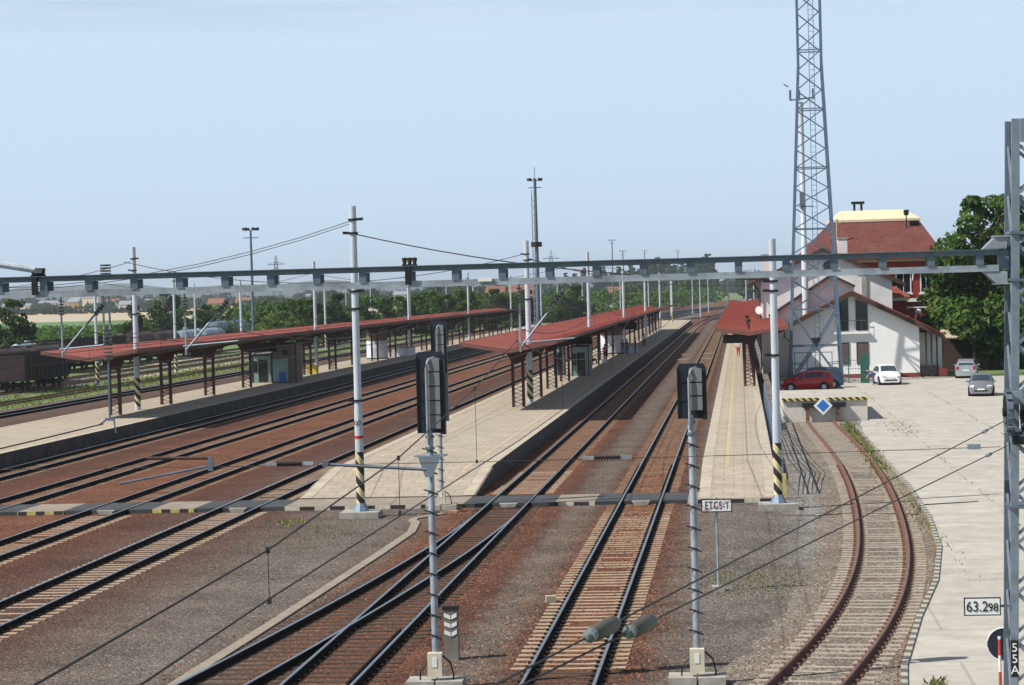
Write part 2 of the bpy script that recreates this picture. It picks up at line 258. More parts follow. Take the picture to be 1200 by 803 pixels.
def thing(name, label, cat, loc=(0, 0, 0), rz=0, group=None):
    o = bpy.data.objects.new(name, None); C.objects.link(o); o.location = loc; o.rotation_euler = (0, 0, rz); o.empty_display_size = .3
    o['label'] = label; o['category'] = cat
    if group: o['group'] = group
    return o
def tag(o, label, cat, group=None):
    o['label'] = label; o['category'] = cat
    if group: o['group'] = group
    return o
def struct(o): o['kind'] = 'structure'; return o
def stuff(o): o['kind'] = 'stuff'; return o
def dup(root, loc=None, rz=None, label=None, scale=None):
    c = root.copy(); C.objects.link(c)
    if loc is not None: c.location = loc
    if rz is not None: c.rotation_euler = (0, 0, rz)
    if scale is not None: c.scale = scale if isinstance(scale, tuple) else (scale,)*3
    if label: c['label'] = label
    def rec(a, b):
        for ch in list(a.children):
            d = ch.copy(); C.objects.link(d); d.parent = b; rec(ch, d)
    rec(root, c)
    return c
def text(txt, size, loc, rot, m, name, parent=None, extr=.004, spacing=1., sx=1.):
    cu = bpy.data.curves.new(name, 'FONT'); cu.body = txt; cu.size = size; cu.align_x = 'CENTER'; cu.align_y = 'CENTER'; cu.extrude = extr; cu.space_character = spacing
    t = bpy.data.objects.new('t', cu); me = bpy.data.meshes.new_from_object(t); bpy.data.objects.remove(t); me.name = name
    me.materials.clear(); me.materials.append(M[m]); o = bpy.data.objects.new(name, me); C.objects.link(o); o.rotation_euler = rot; o.scale = (sx, 1, 1)
    if parent: o.parent = parent; o.location = Vector(loc)-Vector(parent.location)
    else: o.location = loc
    return o
FRONT = (pi/2, 0, 0)

# ------------------------------------------------------------------ ground
def sheet(name, pts, z, m):
    b = MB(); b.add([(x, y, z) for x, y in pts], [tuple(range(len(pts)))]); return struct(b.build(name, m))
sheet('terrain', [(-9000, -300), (9000, -300), (9000, 12000), (-9000, 12000)], -.07, 'grass')
g = MB(); NX, NY = 2, 60
g.add([(-57.5, 10, -.014), (9, 10, -.014), (9, 560, -.014), (-57.5, 560, -.014)], [(0, 1, 2, 3)])
struct(g.build('ballast_ground', 'ballast'))
sheet('station_throat', [(-57.5, 560), (9, 560), (22, 900), (40, 1500), (20, 1500), (-50, 900)], -.018, 'ballast')
sheet('tan_field', [(-1500, 1150), (-330, 1150), (-500, 2500), (-3000, 2500)], -.03, 'tan_field')
sheet('green_field', [(-1100, 640), (-190, 640), (-330, 1140), (-1500, 1140)], -.03, 'green_field')
sheet('pale_field', [(-420, 1000), (-150, 1000), (-220, 1500), (-560, 1500)], -.026, 'sand')
# yard east of the siding
kerbline = [(3.0, 44), (3.35, 49), (4.2, 56), (5.2, 63), (5.95, 70.7), (6.4, 80), (6.6, 92), (6.5, 105), (6.45, 130), (6.9, 135.8)]
sheet('yard', kerbline+[(7.42, 136.0), (7.42, 137.0), (7.42, 150.5), (2.6, 150.5), (2.6, 205), (40, 205), (40, 30), (3, 30)], .06, 'yard')
sheet('grass_verge', [(16.5, 195), (45, 190), (45, 260), (16.5, 260)], .066, 'grass')
b = MB(); b.sweep([(x-.07, y) for x, y in kerbline], [(-.07, -.1), (.07, -.1), (.07, .10), (-.07, .10)]); struct(b.build('kerb', 'kerb'))
sheet('sand_path', [(-71.6, 180), (-69.8, 180), (-73.6, 270), (-76.2, 330), (-78.4, 330), (-75.6, 270)], -.05, 'sand')
sheet('sand_path', [(-66.4, 240), (-64.6, 240), (-64.4, 330), (-66.2, 330)], -.05, 'sand')
for x in (-68, -73, -81): sheet('yard_ballast', [(x-2, 60), (x+2, 60), (x+2, 600), (x-2, 600)], -.055, 'dconcrete')

# ------------------------------------------------------------------ tracks
RAILP = [(-.07, .0), (.07, .0), (.07, .018), (.011, .035), (.011, .118), (.036, .128), (.036, .158), (.028, .17), (-.028, .17), (-.036, .158), (-.036, .128), (-.011, .118), (-.011, .035), (-.07, .018)]
RAILM = [0]*14; RAILM[7] = 1; RAILM[6] = 1; RAILM[8] = 1
def spl(pts, step=1.5):
    """smooth curve through (x,y) points, y monotonic: Catmull-Rom by y"""
    P = np.array(pts, float); ys = np.arange(P[0, 1], P[-1, 1]+.01, step); xs = np.interp(ys, P[:, 1], P[:, 0])
    for _ in range(12):
        k = xs.copy(); k[1:-1] = (xs[:-2]+2*xs[1:-1]+xs[2:])/4; xs = k
    return list(zip(xs.tolist(), ys.tolist()))
def sleeper_mesh(conc=True, half=1.25):
    b = MB()
    if conc:
        for sx0, sx1, h0, h1 in ((-half, -.45, .028, .02), (-.45, .45, .012, .012), (.45, half, .02, .028)):
            b.add([(sx0, -.14, -.12), (sx1, -.14, -.12), (sx1, .14, -.12), (sx0, .14, -.12), (sx0, -.095, h0-.02), (sx1, -.095, h1-.02), (sx1, .095, h1-.02), (sx0, .095, h0-.02)],
                  [(0, 3, 2, 1), (4, 5, 6, 7), (0, 1, 5, 4), (1, 2, 6, 5), (2, 3, 7, 6), (3, 0, 4, 7)])
    else: b.box(-half, -.125, -.14, half, .125, .004)
    for sx in (-1, 1):
        for e in (-.13, .13): b.box(sx*.7525+e-.045, -.06, -.01, sx*.7525+e+.045, .06, .055, 1)
    return b
def track(label, line, nsl=100, y0s=46, wood_until=0, rust_after=110, rusty=False, cat='railway track', far=True, conc=True, gap=None, group=None):
    t = thing('railway_track', label, cat, (line[0][0], line[0][1], 0), group=group)
    for s in (-1, 1):
        b = MB(); b.sweep(line, RAILP, RAILM, off=s*.7525); b.build('rail', ['rustrail', 'rusttop'] if rusty else ['railside', 'railtop'], t)
    if not nsl: return t
    xs = np.array([p[0] for p in line]); ys = np.array([p[1] for p in line])
    mc = sleeper_mesh(True).build('sleeper', ['greysleeper' if rusty else 'sleeper', 'rustrail' if rusty else 'railside'], t, world=False); mw = mr_ = None; mc['used'] = 0
    k = 0; y = y0s; rest = MB()
    while y < ys[-1] and y < 470:
        x = float(np.interp(y, ys, xs)); dx = float(np.interp(y+1, ys, xs)-np.interp(y-1, ys, xs))/2; a = -math.atan(dx)
        woody = y < wood_until
        if gap and gap[0] < y < gap[1]: y += .6; continue
        if k < nsl:
            if y > rust_after and not woody:
                if mr_ is None: o = mr_ = sleeper_mesh(True).build('sleeper', ['rustsleeper', 'railside'], t, world=False)
                else: o = mr_.copy(); C.objects.link(o)
            elif woody:
                if mw is None: o = mw = sleeper_mesh(False).build('wooden_sleeper', ['wood', 'railside'], t, world=False)
                else: o = mw.copy(); C.objects.link(o)
            elif k and mc.get('used'): o = mc.copy(); C.objects.link(o)
            else: o = mc; mc['used'] = 1
            o.location = (x-line[0][0], y-line[0][1], random.uniform(-.007, .007)); o.rotation_euler = (0, 0, a+random.uniform(-.008, .008)); k += 1
        else:
            rest.cbox((x, y, -.069+random.uniform(-.004, .004)), (2.5, .22, .13), 0, (0, 0, a))
        y += .6
    if not mc['used']: bpy.data.objects.remove(mc)
    else: del mc['used']
    if rest.v: stuff(rest.build('sleeper_row', 'greysleeper' if rusty else 'rustsleeper', t))
    return t
def straight(x, y0, y1, bend=None):
    pts = [(x, y) for y in np.arange(y0, 430, 30)]
    pts += [(x+(bend or 0)*((y-430)/470)**2*1.0, y) for y in np.arange(430, y1, 20)]
    return [(float(a), float(c)) for a, c in pts]
T5, T4, T1, T2, T3, T0, TB = -3.9, -8.95, -19.45, -24.65, -30.0, -35.4, -46.7
track('polished main track between the middle platform and the station platform, running under the right-hand signal', straight(T5, 30, 1000, 14), y0s=46.0, wood_until=49.4, rust_after=84)
track('straight through track of the turnout, hugging the right side of the middle platform', straight(T4, 30, 980, 16), nsl=100, y0s=44, wood_until=92)
track('curved rusty siding ending at the concrete loading dock', spl([(-2.5, 28), (-.6, 38), (1.05, 46), (2.4, 53), (3.45, 61), (4.2, 70), (4.7, 81), (5.0, 92), (5.08, 104), (4.9, 118), (4.62, 131), (4.55, 136.3)]), y0s=44, rusty=True, far=False, rust_after=999)
track('track along the left side of the middle platform, nearest full concrete sleepers at lower left', straight(T1, 40, 960, 18), y0s=54, gap=(86.5, 91))
track('track with clean concrete sleepers, second left of the middle platform', straight(T2, 50, 940, 22), y0s=68, gap=(86.5, 91), rust_after=86)
track('track third left of the middle platform, crossed by the pale path', straight(T3, 60, 900, 26), y0s=84, gap=(86.5, 91), rust_after=80)
track('track in the shade at the foot of the left platform', straight(T0, 70, 880, 30), y0s=100, rust_after=90)
track('track behind the far edge of the left platform', straight(TB, 80, 860, 30), nsl=0)
track('dark track along the brown strip beside the green verge', straight(-54.3, 90, 840, 30), nsl=0)
for x, s in ((-60.6, 'overgrown track sunk in the grass nearest the left platform'), (-67.6, 'weedy track under the brown open wagon'), (-72.6, 'weedy track under the rusty tank wagon'), (-80.6, 'far yard track carrying the long row of dark and pale wagons')):
    track(s, straight(x, 90, 700, 10), nsl=0, rusty=True)
# turnout leg diverging towards the viewer
div = [(T4-.02-(2.3*((82-y)/35.5)**1.55 if y < 82 else 0), y) for y in np.arange(34, 83, 1.5)]
tv = thing('turnout_branch', 'branch rails of the turnout curving off to the lower left from the straight track', 'railway track', (T4, 82, 0))
for s in (-1, 1):
    b = MB(); b.sweep([(float(x), float(y)) for x, y in div], [(u, z-.004) for u, z in RAILP], RAILM, off=s*.7525+(.0 if s > 0 else 0)); b.build('rail', ['railside', 'railtop'], tv)
first = None
for i, y in enumerate(np.arange(44.2, 66, .6)):
    x = T4-2.3*((82-y)/35.5)**1.55
    if first is None: b = MB(); b.box(-1.25, -.125, -.14, 1.25, .125, -.002); o = first = b.build('wooden_sleeper', 'wood', tv, world=False)
    else: o = first.copy(); C.objects.link(o)
    o.location = (x-T4-.15, y-82+.3, 0)
b = MB(); b.sweep([(T4+.64, 47), (T4+.64, 54.5)], [(-.03, 0), (.03, 0), (.03, .18), (-.03, .18)]); b.build('check_rail', 'railside', tv)
# converging throat tracks far away
for i, (xa, ya, xb, yb) in enumerate(((T4, 520, T5, 640), (T1, 500, T4, 640), (T2, 540, T1, 680), (T3, 560, T2, 720), (T4, 660, -14.5, 800))):
    ln = [(xa+(xb-xa)*(3*u*u-2*u**3), ya+(yb-ya)*u) for u in np.linspace(0, 1, 14)]
    ad = lambda y: 15*((y-430)/470)**2
    track(('crossover track beyond the middle platform end, nearest of the set', 'crossover track fanning in from the left beyond the middle platform', 'crossover track between the two far left lines', 'leftmost crossover track in the far station throat', 'crossover track farthest out in the station throat')[i], [(float(x+ad(y)), float(y)) for x, y in ln], nsl=0)
# siding bed and loose stones
b = MB(); ln = spl([(-.6, 38), (1.05, 46), (2.4, 53), (3.45, 61), (4.2, 70), (4.7, 81), (5.0, 92), (5.08, 104), (4.9, 118), (4.62, 131), (4.55, 136.9)], .8)
vs = []; fs = []
for i, (x, y) in enumerate(ln):
    wl, wr = 2.1+random.uniform(-.25, .25), min(2.0+random.uniform(-.2, .2), 9)
    xr = min(x+wr, float(np.interp(y, [k[1] for k in kerbline], [k[0] for k in kerbline]))-.15)
    vs += [(x-wl, y, -.008), (xr, y, -.008)]
    if i: fs.append((2*i-2, 2*i-1, 2*i+1, 2*i))
b.add(vs, fs); struct(b.build('siding_bed', 'siding_bed'))
def stones(name, n, fn, m, s0, s1):
    b = MB()
    for _ in range(n):
        x, y = fn(); s = random.uniform(s0, s1); a = random.uniform(0, 6.28); ca, sa = math.cos(a)*s, math.sin(a)*s; h = s*random.uniform(.5, .9); z = -.025
        b.add([(x+ca, y+sa, z), (x-sa*.8, y+ca*.8, z), (x-ca, y-sa, z), (x+sa*.8, y-ca*.8, z), (x+ca*.2, y+sa*.3, z+h), (x-ca*.35, y-sa*.2, z+h*.85)], [(0, 1, 4), (1, 2, 5), (1, 5, 4), (2, 3, 5), (3, 0, 4), (3, 4, 5)])
    return stuff(b.build(name, m))
def near_track():
    r = random.random()
    y = 44+(random.random()**1.6)*46
    if r < .30: x = T5+random.choice((-1, 1))*random.gauss(1.45, .45)
    elif r < .55: x = T4-1.0*(2.3*max(0, (82-y)/35.5)**1.55 if random.random() < .5 else 0)+random.choice((-1, 1))*random.gauss(1.6, .5)
    elif r < .75: x = float(np.interp(y, [k[1] for k in ln], [k[0] for k in ln]))+random.choice((-1, 1))*random.gauss(1.5, .3); x = min(x, float(np.interp(y, [k[1] for k in kerbline], [k[0] for k in kerbline]))-.2)
    elif r < .9: x = random.choice((T1, T2))+random.gauss(0, 1.6)
    else: x = random.uniform(-7.2, -1)
    return x, y
stones('ballast_stones', 15000, near_track, 'stone', .025, .06)
stones('ballast_stones', 5000, lambda: (T5+random.uniform(-.66, .66), random.triangular(62, 125, 88)), 'stone', .03, .06)
stones('ballast_stones', 5000, lambda: (random.choice((T5, T4))+random.choice((-1, 1))*random.uniform(.85, 1.35), random.uniform(60, 125)), 'stone', .03, .06)
stones('pale_stones', 700, lambda: (random.gauss(-6.0, .5), random.gauss(56, 5)) if random.random() < .45 else (random.uniform(-.5, 3), random.uniform(60, 84)), 'pstone', .02, .045)
stones('pale_siding_stones', 2200, lambda: (random.uniform(1.9, 6.2), random.uniform(84, 135)), 'pstone', .03, .07)
# ------------------------------------------------------------------ platforms
PZ = .75
def platform(xl, xr, y0, y1, yr, flip=1):
    b = MB(); prof = [(y0, .0), (y0, .13), (yr, PZ), (y1, PZ), (y1, 0)]
    b.prism([(xl, y, z-.006) for y, z in prof], (xr-xl, 0, 0)); struct(b.build('platform', 'platwall'))
    def strip(name, xa, xb, dz, m, ya=y0+.1):
        q = MB(); q.add([(xa, ya, .13+dz+(PZ-.13)*(ya-y0)/(yr-y0)), (xb, ya, .13+dz+(PZ-.13)*(ya-y0)/(yr-y0)), (xb, yr, PZ+dz), (xa, yr, PZ+dz), (xb, y1-.05, PZ+dz), (xa, y1-.05, PZ+dz)], [(0, 1, 2, 3), (3, 2, 4, 5)]); return struct(q.build(name, m))
    strip('platform_paving', xl+.02, xr-.02, .002, 'paving')
    for xa, xb, xc in ((xl, xl+.45, xl+1.05), (xr-.45, xr, xr-1.05)):
        strip('platform_coping', xa, xb, .012, 'coping')
        if not (xl > -5 and xc > 0): strip('platform_line', xc-.09, xc+.09, .006, 'line', yr-2)
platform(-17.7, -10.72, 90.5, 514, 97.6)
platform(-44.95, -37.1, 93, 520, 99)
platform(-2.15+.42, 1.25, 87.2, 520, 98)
# toothed pale rim where the middle platform ramps down
b = MB()
for xr in (-10.72, -17.76):
    for i in range(17):
        y = 90.8+i*.4; z = .13+(PZ-.13)*(y-90.5)/7.1; b.box(xr-.02, y, z-.06, xr+.06, y+.22, z+.022)
struct(b.build('ramp_rim', 'coping'))
# crossing path
def panel(x0, x1, m, y0=87.1, y1=90.2, front=None):
    b = MB(); b.box(x0, y0, -.04, x1, y1, .135); struct(b.build('crossing_panel', m))
    if front: q = MB(); q.box(x0, y0-.05, -.03, x1, y0-.003, .125); struct(q.build('crossing_edge', front))
tr = [T3, T2, T1, T4, T5]
for x in tr:
    for xa, xb in ((x-1.75, x-.83), (x-.66, x+.66), (x+.83, x+1.75)): panel(xa, xb, 'rubber')
panel(-40, T3-1.76, 'path', front='hazard'); panel(T3+1.76, T2-1.76, 'path', front='hazard'); panel(T2+1.76, T1-1.76, 'path', front='hazard'); panel(T1+1.76, T4-1.76, 'path', front='dash'); panel(T4+1.76, T5-1.76, 'path', front='dash'); panel(T5+1.76, 1.3, 'path', front='dash')
for i, x in enumerate(tr):
    b = MB(); b.prism([(x-.24, 86.75, -.02), (x+.24, 86.75, -.02), (x+.34, 86.75, .14), (x-.34, 86.75, .14)], (0, .3, 0))
    tag(b.build('deflector_block', 'concrete'), 'pale concrete deflector block in the crossing, on the '+('leftmost crossed track', 'second crossed track from the left', 'track left of the striped mast', 'turnout track beside the platform ramp', 'rightmost main track')[i], 'concrete block', 'deflector blocks at the crossing')
for yy in (256, 275):
    b = MB(); b.box(-7.1, yy, -.04, -5.75, yy+1.6, .1); b.box(-4.45, yy, -.04, -3.3, yy+1.6, .13); struct(b.build('far_crossing', 'path'))
# concrete cable duct
b = MB(); b.sweep([(-12.4, 40), (-12.2, 48), (-11.95, 56), (-11.75, 64), (-11.55, 72), (-11.45, 78.2), (-11.75, 81.5), (-12.0, 82.3), (-12.0, 83), (-11.2, 84.6)], [(-.15, -.05), (.15, -.05), (.15, .03), (-.15, .03)])
struct(b.build('cable_duct', 'path'))
# loading dock
dk = thing('loading_dock', 'pale concrete loading dock with a yellow and black striped top edge, at the siding end', 'loading dock', (4.9, 137, 0))
b = MB(); b.prism([(2.42, 137, -.1), (2.42, 137, 1.27), (2.42, 150.4, 1.27), (2.42, 152, .3), (2.42, 152, -.1)], (4.95, 0, 0)); b.build('dock_wall', 'houseW', dk)
b = MB(); b.box(2.36, 136.86, 1.24, 7.45, 137.3, 1.4); b.build('edge_beam', 'dockstripe', dk)
b = MB(); b.add([(2.42, 137.31, 1.278), (7.37, 137.31, 1.278), (7.37, 150.4, 1.278), (2.42, 150.4, 1.278)], [(0, 1, 2, 3)]); b.build('dock_deck', 'yard', dk)
bs = thing('buffer_stop', 'low dark buffer frame bearing a blue and white diamond board before the dock', 'buffer stop', (4.75, 136, 0))
b = MB(); b.box(3.55, 136.62, .85, 6.1, 136.96, 1.12); b.build('buffer_beam', 'dark', bs)
for x in (3.85, 5.65):
    b = MB(); b.box(x-.1, 136.68, -.03, x+.1, 136.84, .85); b.build('buffer_post', 'rustrail', bs)
dg = [(4.76, .40), (5.32, .96), (4.76, 1.52), (4.20, .96)]
b = MB(); b.prism([(x, 136.5, z) for x, z in dg], (0, .04, 0)); o = b.build('diamond_board', 'signwhite', bs)
b = MB(); b.prism([(4.76+(x-4.76)*.66, 136.488, .96+(z-.96)*.66) for x, z in dg], (0, .01, 0)); b.build('blue_diamond', 'signblue', bs)

# ------------------------------------------------------------------ canopies
def canopy(name, label, cx, hl, hr, y0, y1, zc, ze, cols, world_right=None):
    t = thing(name, label, 'platform canopy', (cx, y0, 0))
    th = .16
    b = MB(); b.prism([(cx-hl, y0, ze), (cx, y0, zc), (cx+hr, y0, ze), (cx+hr, y0, ze-.03), (cx, y0, zc-.03), (cx-hl, y0, ze-.03)], (0, y1-y0, 0)); b.build('roof', 'redroof', t)
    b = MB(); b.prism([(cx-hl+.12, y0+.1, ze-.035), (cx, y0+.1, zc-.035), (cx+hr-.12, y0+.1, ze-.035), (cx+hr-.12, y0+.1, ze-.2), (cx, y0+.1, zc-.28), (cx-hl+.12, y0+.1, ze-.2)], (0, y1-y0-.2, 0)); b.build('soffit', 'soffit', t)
    b = MB(); b.prism([(cx-hl, y0-.02, ze+.02), (cx, y0-.02, zc+.02), (cx+hr, y0-.02, ze+.02), (cx+hr, y0-.02, ze-.22), (cx, y0-.02, zc-.25), (cx-hl, y0-.02, ze-.22)], (0, .04, 0)); b.build('front_fascia', 'fascia', t)
    for x in (cx-hl-.02, cx+hr-.02):
        b = MB(); b.box(x, y0, ze-.22, x+.04, y1, ze+.02); b.build('side_fascia', 'fascia', t)
    # standing seams
    b = MB()
    for y in np.arange(y0+1.2, y1, 1.2):
        b.bar((cx-hl+.02, y, ze+.004), (cx, y, zc+.004), .03, .024); b.bar((cx, y, zc+.004), (cx+hr-.02, y, ze+.004), .03, .024)
    b.build('roof_seams', 'redroof', t)
    # columns: two channels with lacing and a flared head
    proto = None
    for y in cols:
        if proto is None:
            q = MB()
            for s in (-1, 1): q.box(s*.33-.09, -.13, PZ, s*.33+.09, .13, zc-.15)
            p = q.build('column', 'colsteel', t, world=False); proto = p
            q = MB()
            for i in range(5):
                z = PZ+.05+i*.28; q.bar((-.26, 0, z), (.26, 0, z+.14), .012, .035); q.bar((.26, 0, z+.14), (-.26, 0, z+.28), .012, .035)
            l_ = q.build('lacing', 'colsteel', p, world=False); l_.location = (0, 0, 0)
            q = MB(); q.prism([(-.4, -.1, zc-1.0), (.4, -.1, zc-1.0), (.52, -.1, zc-.7), (.7, -.1, zc-.38), (2.4, -.1, zc-.28+2.4*(ze-zc)/hr), (2.4, -.1, zc-.2+2.4*(ze-zc)/hr), (0, -.1, zc-.2), (-2.4, -.1, zc-.2+2.4*(ze-zc)/hl), (-2.4, -.1, zc-.28+2.4*(ze-zc)/hl), (-.7, -.1, zc-.38), (-.52, -.1, zc-.7)], (0, .2, 0)); q.build('bracket', 'colsteel', p, world=False)
        else:
            p = proto.copy(); C.objects.link(p)
            for ch in proto.children: c = ch.copy(); C.objects.link(c); c.parent = p
        p.location = (0, y-y0, 0)
    return t
canopy('platform_canopy', 'long red butterfly roof on maroon columns over the middle platform', -14.3, 3.05, 3.02, 141.3, 404, 4.62, 5.12, [147+13.2*i for i in range(20)])
canopy('platform_canopy', 'long red butterfly roof on maroon columns over the left platform', -41.2, 3.05, 3.2, 142.2, 420, 4.72, 5.2, [148.2+13.6*i for i in range(20)])
canopy('platform_canopy', 'red roof over the station platform with a single wide maroon column in front', .62, 2.4, 2.8, 163.4, 470, 4.85, 5.22, [170+14*i for i in range(21)])
for (x, y, w, h, z, lab) in ((-42.3, 178, 1.9, .75, 4.0, 'dark information board hung under the left canopy near its front'), (-40.6, 193.5, 2.3, .8, 4.0, 'dark information board hung under the left canopy before the kiosk'), (-13.2, 190, 2.0, .6, 3.95, 'dark information board hung under the middle canopy over the teal cabins'), (-.45, 168, 1.6, .62, 4.3, 'dark information board hung beside the wide column of the station platform'), (-12.8, 262, 2.2, .8, 3.9, 'dark information board hung far under the middle canopy')):
    t = thing('information_board', lab, 'sign board', (x, y, z), group='boards hung under the canopies')
    b = MB(); b.box(-w/2, -.15, -h/2, w/2, .15, h/2); b.build('board', 'black', t, world=False)
    for s in (-1, 1): b = MB(); b.box(s*w*.4-.02, -.02, h/2, s*w*.4+.02, .02, h/2+.4); b.build('hanger', 'dark', t, world=False)

# ------------------------------------------------------------------ platform fittings
def cabin(x, y, w, d, h, m, lab, roof='dark', door=True):
    t = thing('platform_cabin', lab, 'cabin', (x, y, PZ+.015)); b = MB(); b.box(-w/2, 0, 0, w/2, d, h); b.build('wall', m, t, world=False)
    b = MB(); b.box(-w/2-.08, -.08, h+.003, w/2+.08, d+.08, h+.12); b.build('roof', roof, t, world=False)
    if door:
        b = MB(); b.box(-w*.18, -.05, .05, w*.28, -.003, 2.0); b.build('door', 'glass', t, world=False)
        b = MB(); b.box(-w*.45, -.04, .9, -w*.24, -.003, 1.9); b.build('window', 'glass', t, world=False)
    for s in (-1, 1): b = MB(); b.box(s*w/2-.04, -.045, 0, s*w/2+.04, -.003, h); b.build('corner_post', 'dark', t, world=False)
    return t
cabin(-42.0, 199, 1.7, 2.4, 2.35, 'teal', 'pale teal cabin on the left platform, left of the brown kiosk')
k = cabin(-39.6, 197, 2.1, 3.0, 3.3, 'kiosk', 'tall brown kiosk with teal front reaching the left canopy roof', door=False)
b = MB(); b.box(-1.0, -.06, .1, .35, -.004, 2.1); b.build('front_panel', 'teal', k, world=False)
b = MB(); b.box(-.45, -.12, .1, .1, -.065, .95); b.build('blue_poster', 'blue', k, world=False)
b = MB(); b.box(-.1, -.05, 2.45, .3, -.004, 2.85); b.build('vent', 'dark', k, world=False)
cabin(-15.75, 199.4, .9, 1.6, 2.5, 'teal', 'narrow teal cabin on the middle platform, left one of the pair')
cabin(-13.75, 197, 1.45, 2.2, 2.5, 'teal', 'wider teal cabin on the middle platform beside the narrow one')
def roundkiosk(x, y, r, h, lab, split):
    t = thing('round_kiosk', lab, 'kiosk', (x, y, PZ+.015)); b = MB(); b.tube([(0, 0, 0), (0, 0, split)], r, 20); b.build('white_wall', 'kwhite', t, 'auto', False)
    b = MB(); b.tube([(0, 0, split+.003), (0, 0, h)], r-.02, 20); b.build('upper_wall', 'kiosk', t, 'auto', False)
    b = MB(); b.tube([(0, 0, -.01), (0, 0, .12)], r+.04, 20); b.build('base_ring', 'dark', t, 'auto', False)
roundkiosk(-42.2, 265, 1.25, 3.4, 'round kiosk with white lower wall and brown top on the left platform', 2.1)
roundkiosk(-14.6, 262, 1.3, 3.2, 'round kiosk with white lower wall on the middle platform', 2.1)
for x, y, lab in ((-40.7, 273, 'low white wall box beside the round kiosk on the left platform'), (-13.0, 262.5, 'low white wall box beside the round kiosk on the middle platform')):
    t = thing('stair_parapet', lab, 'low wall', (x, y, PZ+.015)); b = MB(); b.box(-1.0, 0, 0, 1.0, 6, .95); b.build('wall', 'kwhite', t, world=False)
    b = MB(); b.box(-1.05, -.05, .953, 1.05, 6.05, 1.02); b.build('coping', 'concrete', t, world=False)
t = thing('grit_bin', 'yellow grit bin with sloping lid on the left platform behind a column', 'bin', (-41.3, 219, PZ+.015))
b = MB(); b.prism([(-.42, 0, 0), (.42, 0, 0), (.55, 0, .6), (-.55, 0, .6)], (0, .7, 0)); b.build('bin_body', 'yellow', t, world=False)
b = MB(); b.prism([(-.6, -.05, .603), (.6, -.05, .603), (.5, -.05, .8), (-.5, -.05, .8)], (0, .8, 0)); b.build('lid', 'yellow', t, world=False)
def bench(x, y, lab, rz=0):
    t = thing('platform_bench', lab, 'bench', (x, y, PZ+.015), rz, 'benches on the platforms')
    b = MB(); [b.box(-.8, -.2+i*.14, .42, .8, -.09+i*.14, .46) for i in range(3)]; b.build('seat', 'timber', t, world=False)
    b = MB(); [b.box(-.8, .24, .55+i*.14, .8, .28, .66+i*.14) for i in range(2)]; b.build('backrest', 'timber', t, world=False)
    for s in (-.65, .65): b = MB(); b.box(s-.03, -.2, 0, s+.03, -.16, .42); b.box(s-.03, .2, 0, s+.03, .24, .85); b.build('leg', 'dark', t, world=False)
bench(-41.6, 232, 'bench on the left platform just past the yellow bin', pi/2); bench(-41.4, 246, 'bench on the left platform, farther from the yellow bin', pi/2)
bench(-15.0, 226, 'bench on the middle platform behind the teal cabins', pi/2); bench(-14.9, 300, 'bench on the middle platform beyond the round kiosk', pi/2)

# ------------------------------------------------------------------ catenary masts
def mast(name, label, x, y, z0, h, r0=.155, r1=.13, striped=True, base=True, clamps=(), group='catenary masts', mt='polepaint', n=14):
    t = thing(name, label, 'mast', (x, y, z0), group=group)
    b = MB(); b.tube([(0, 0, 0), (0, 0, h*.33), (0, 0, h*.34), (0, 0, h)], [r0, r0, r1+.008, r1], n); b.build('mast_shaft', mt, t, 'auto', False)
    if striped: b = MB(); b.tube([(0, 0, .25), (0, 0, 2.2)], r0+.006, n); b.build('hazard_band', 'bollard_stripe', t, 'auto', False)
    if base:
        b = MB(); b.tube([(0, 0, .0), (0, 0, .05), (0, 0, .3)], [r0+.15, r0+.13, r0+.02], 8); b.build('base_flange', 'bluegrey', t, False, False)
        b = MB(); b.box(-.72, -.6, -.35, .72, .6, .0); b.build('foundation', 'concrete', t, world=False)
    for z, s in clamps:
        b = MB(); b.tube([(0, 0, z-.04), (0, 0, z+.04)], r0+.025, n); b.bar((0, 0, z), (s*.38, -.05, z+.02), .1, .1); b.build('clamp', 'dark', t, 'auto', False)
    return t
m1 = mast('catenary_mast', 'tall pale mast with black and yellow striped foot standing before the middle platform ramp', -14.15, 84, .22, 11.3, clamps=((10.8, 1), (10.3, -1), (8.15, 1), (7.5, 1), (4.1, -1)))
b = MB(); b.tube([(-14.15, 84, 2.92), (-14.15, 84, 3.02)], .168, 14); o = b.build('red_band', 'red', m1, 'auto')
text('60', .26, (-14.17, 83.83, 3.5), (pi/2, 0, 0), 'ink', 'mast_number', m1)
m2 = mast('catenary_mast', 'pale mast with striped foot at the front corner of the station platform', 1.24, 84.3, .22, 9.65, clamps=((8.1, -1), (7.75, -1), (5.4, -1)))
mast('catenary_mast', 'pale mast piercing the front of the middle canopy roof', -14.0, 152, PZ, 10.8, base=False, clamps=((9.9, -1), (9.5, 1), (6.9, 1)), r0=.2, r1=.17)
b = MB(); b.tube([(-41.35, 154.5, PZ), (-41.35, 154.5, PZ+11.3)], .2, 12)
mast('catenary_mast', 'pale mast piercing the front of the left canopy roof', -41.35, 154.5, PZ, 11.2, base=False, clamps=((10.4, 1), (9.6, -1), (6.6, 1)), r0=.2, r1=.17)
ords = ['second', 'third', 'fourth', 'fifth', 'sixth', 'seventh']
for i, y in enumerate((214, 279, 343, 407, 480)):
    mast('catenary_mast', f'pale mast of the middle platform row, {ords[i]} behind the canopy front', -14.0, y, PZ, 10.9-.3*i, striped=y > 404, base=False, clamps=((10.0-.3*i, -1),), r0=.17, r1=.15, n=8)
for i, y in enumerate((222, 286, 350, 416, 480)):
    mast('catenary_mast', f'pale mast of the left platform row, {ords[i]} behind the canopy front', -41.4, y, PZ, 10.9-.2*i, striped=y > 420, base=False, clamps=((10.0-.2*i, -1),), r0=.17, r1=.15, n=8)
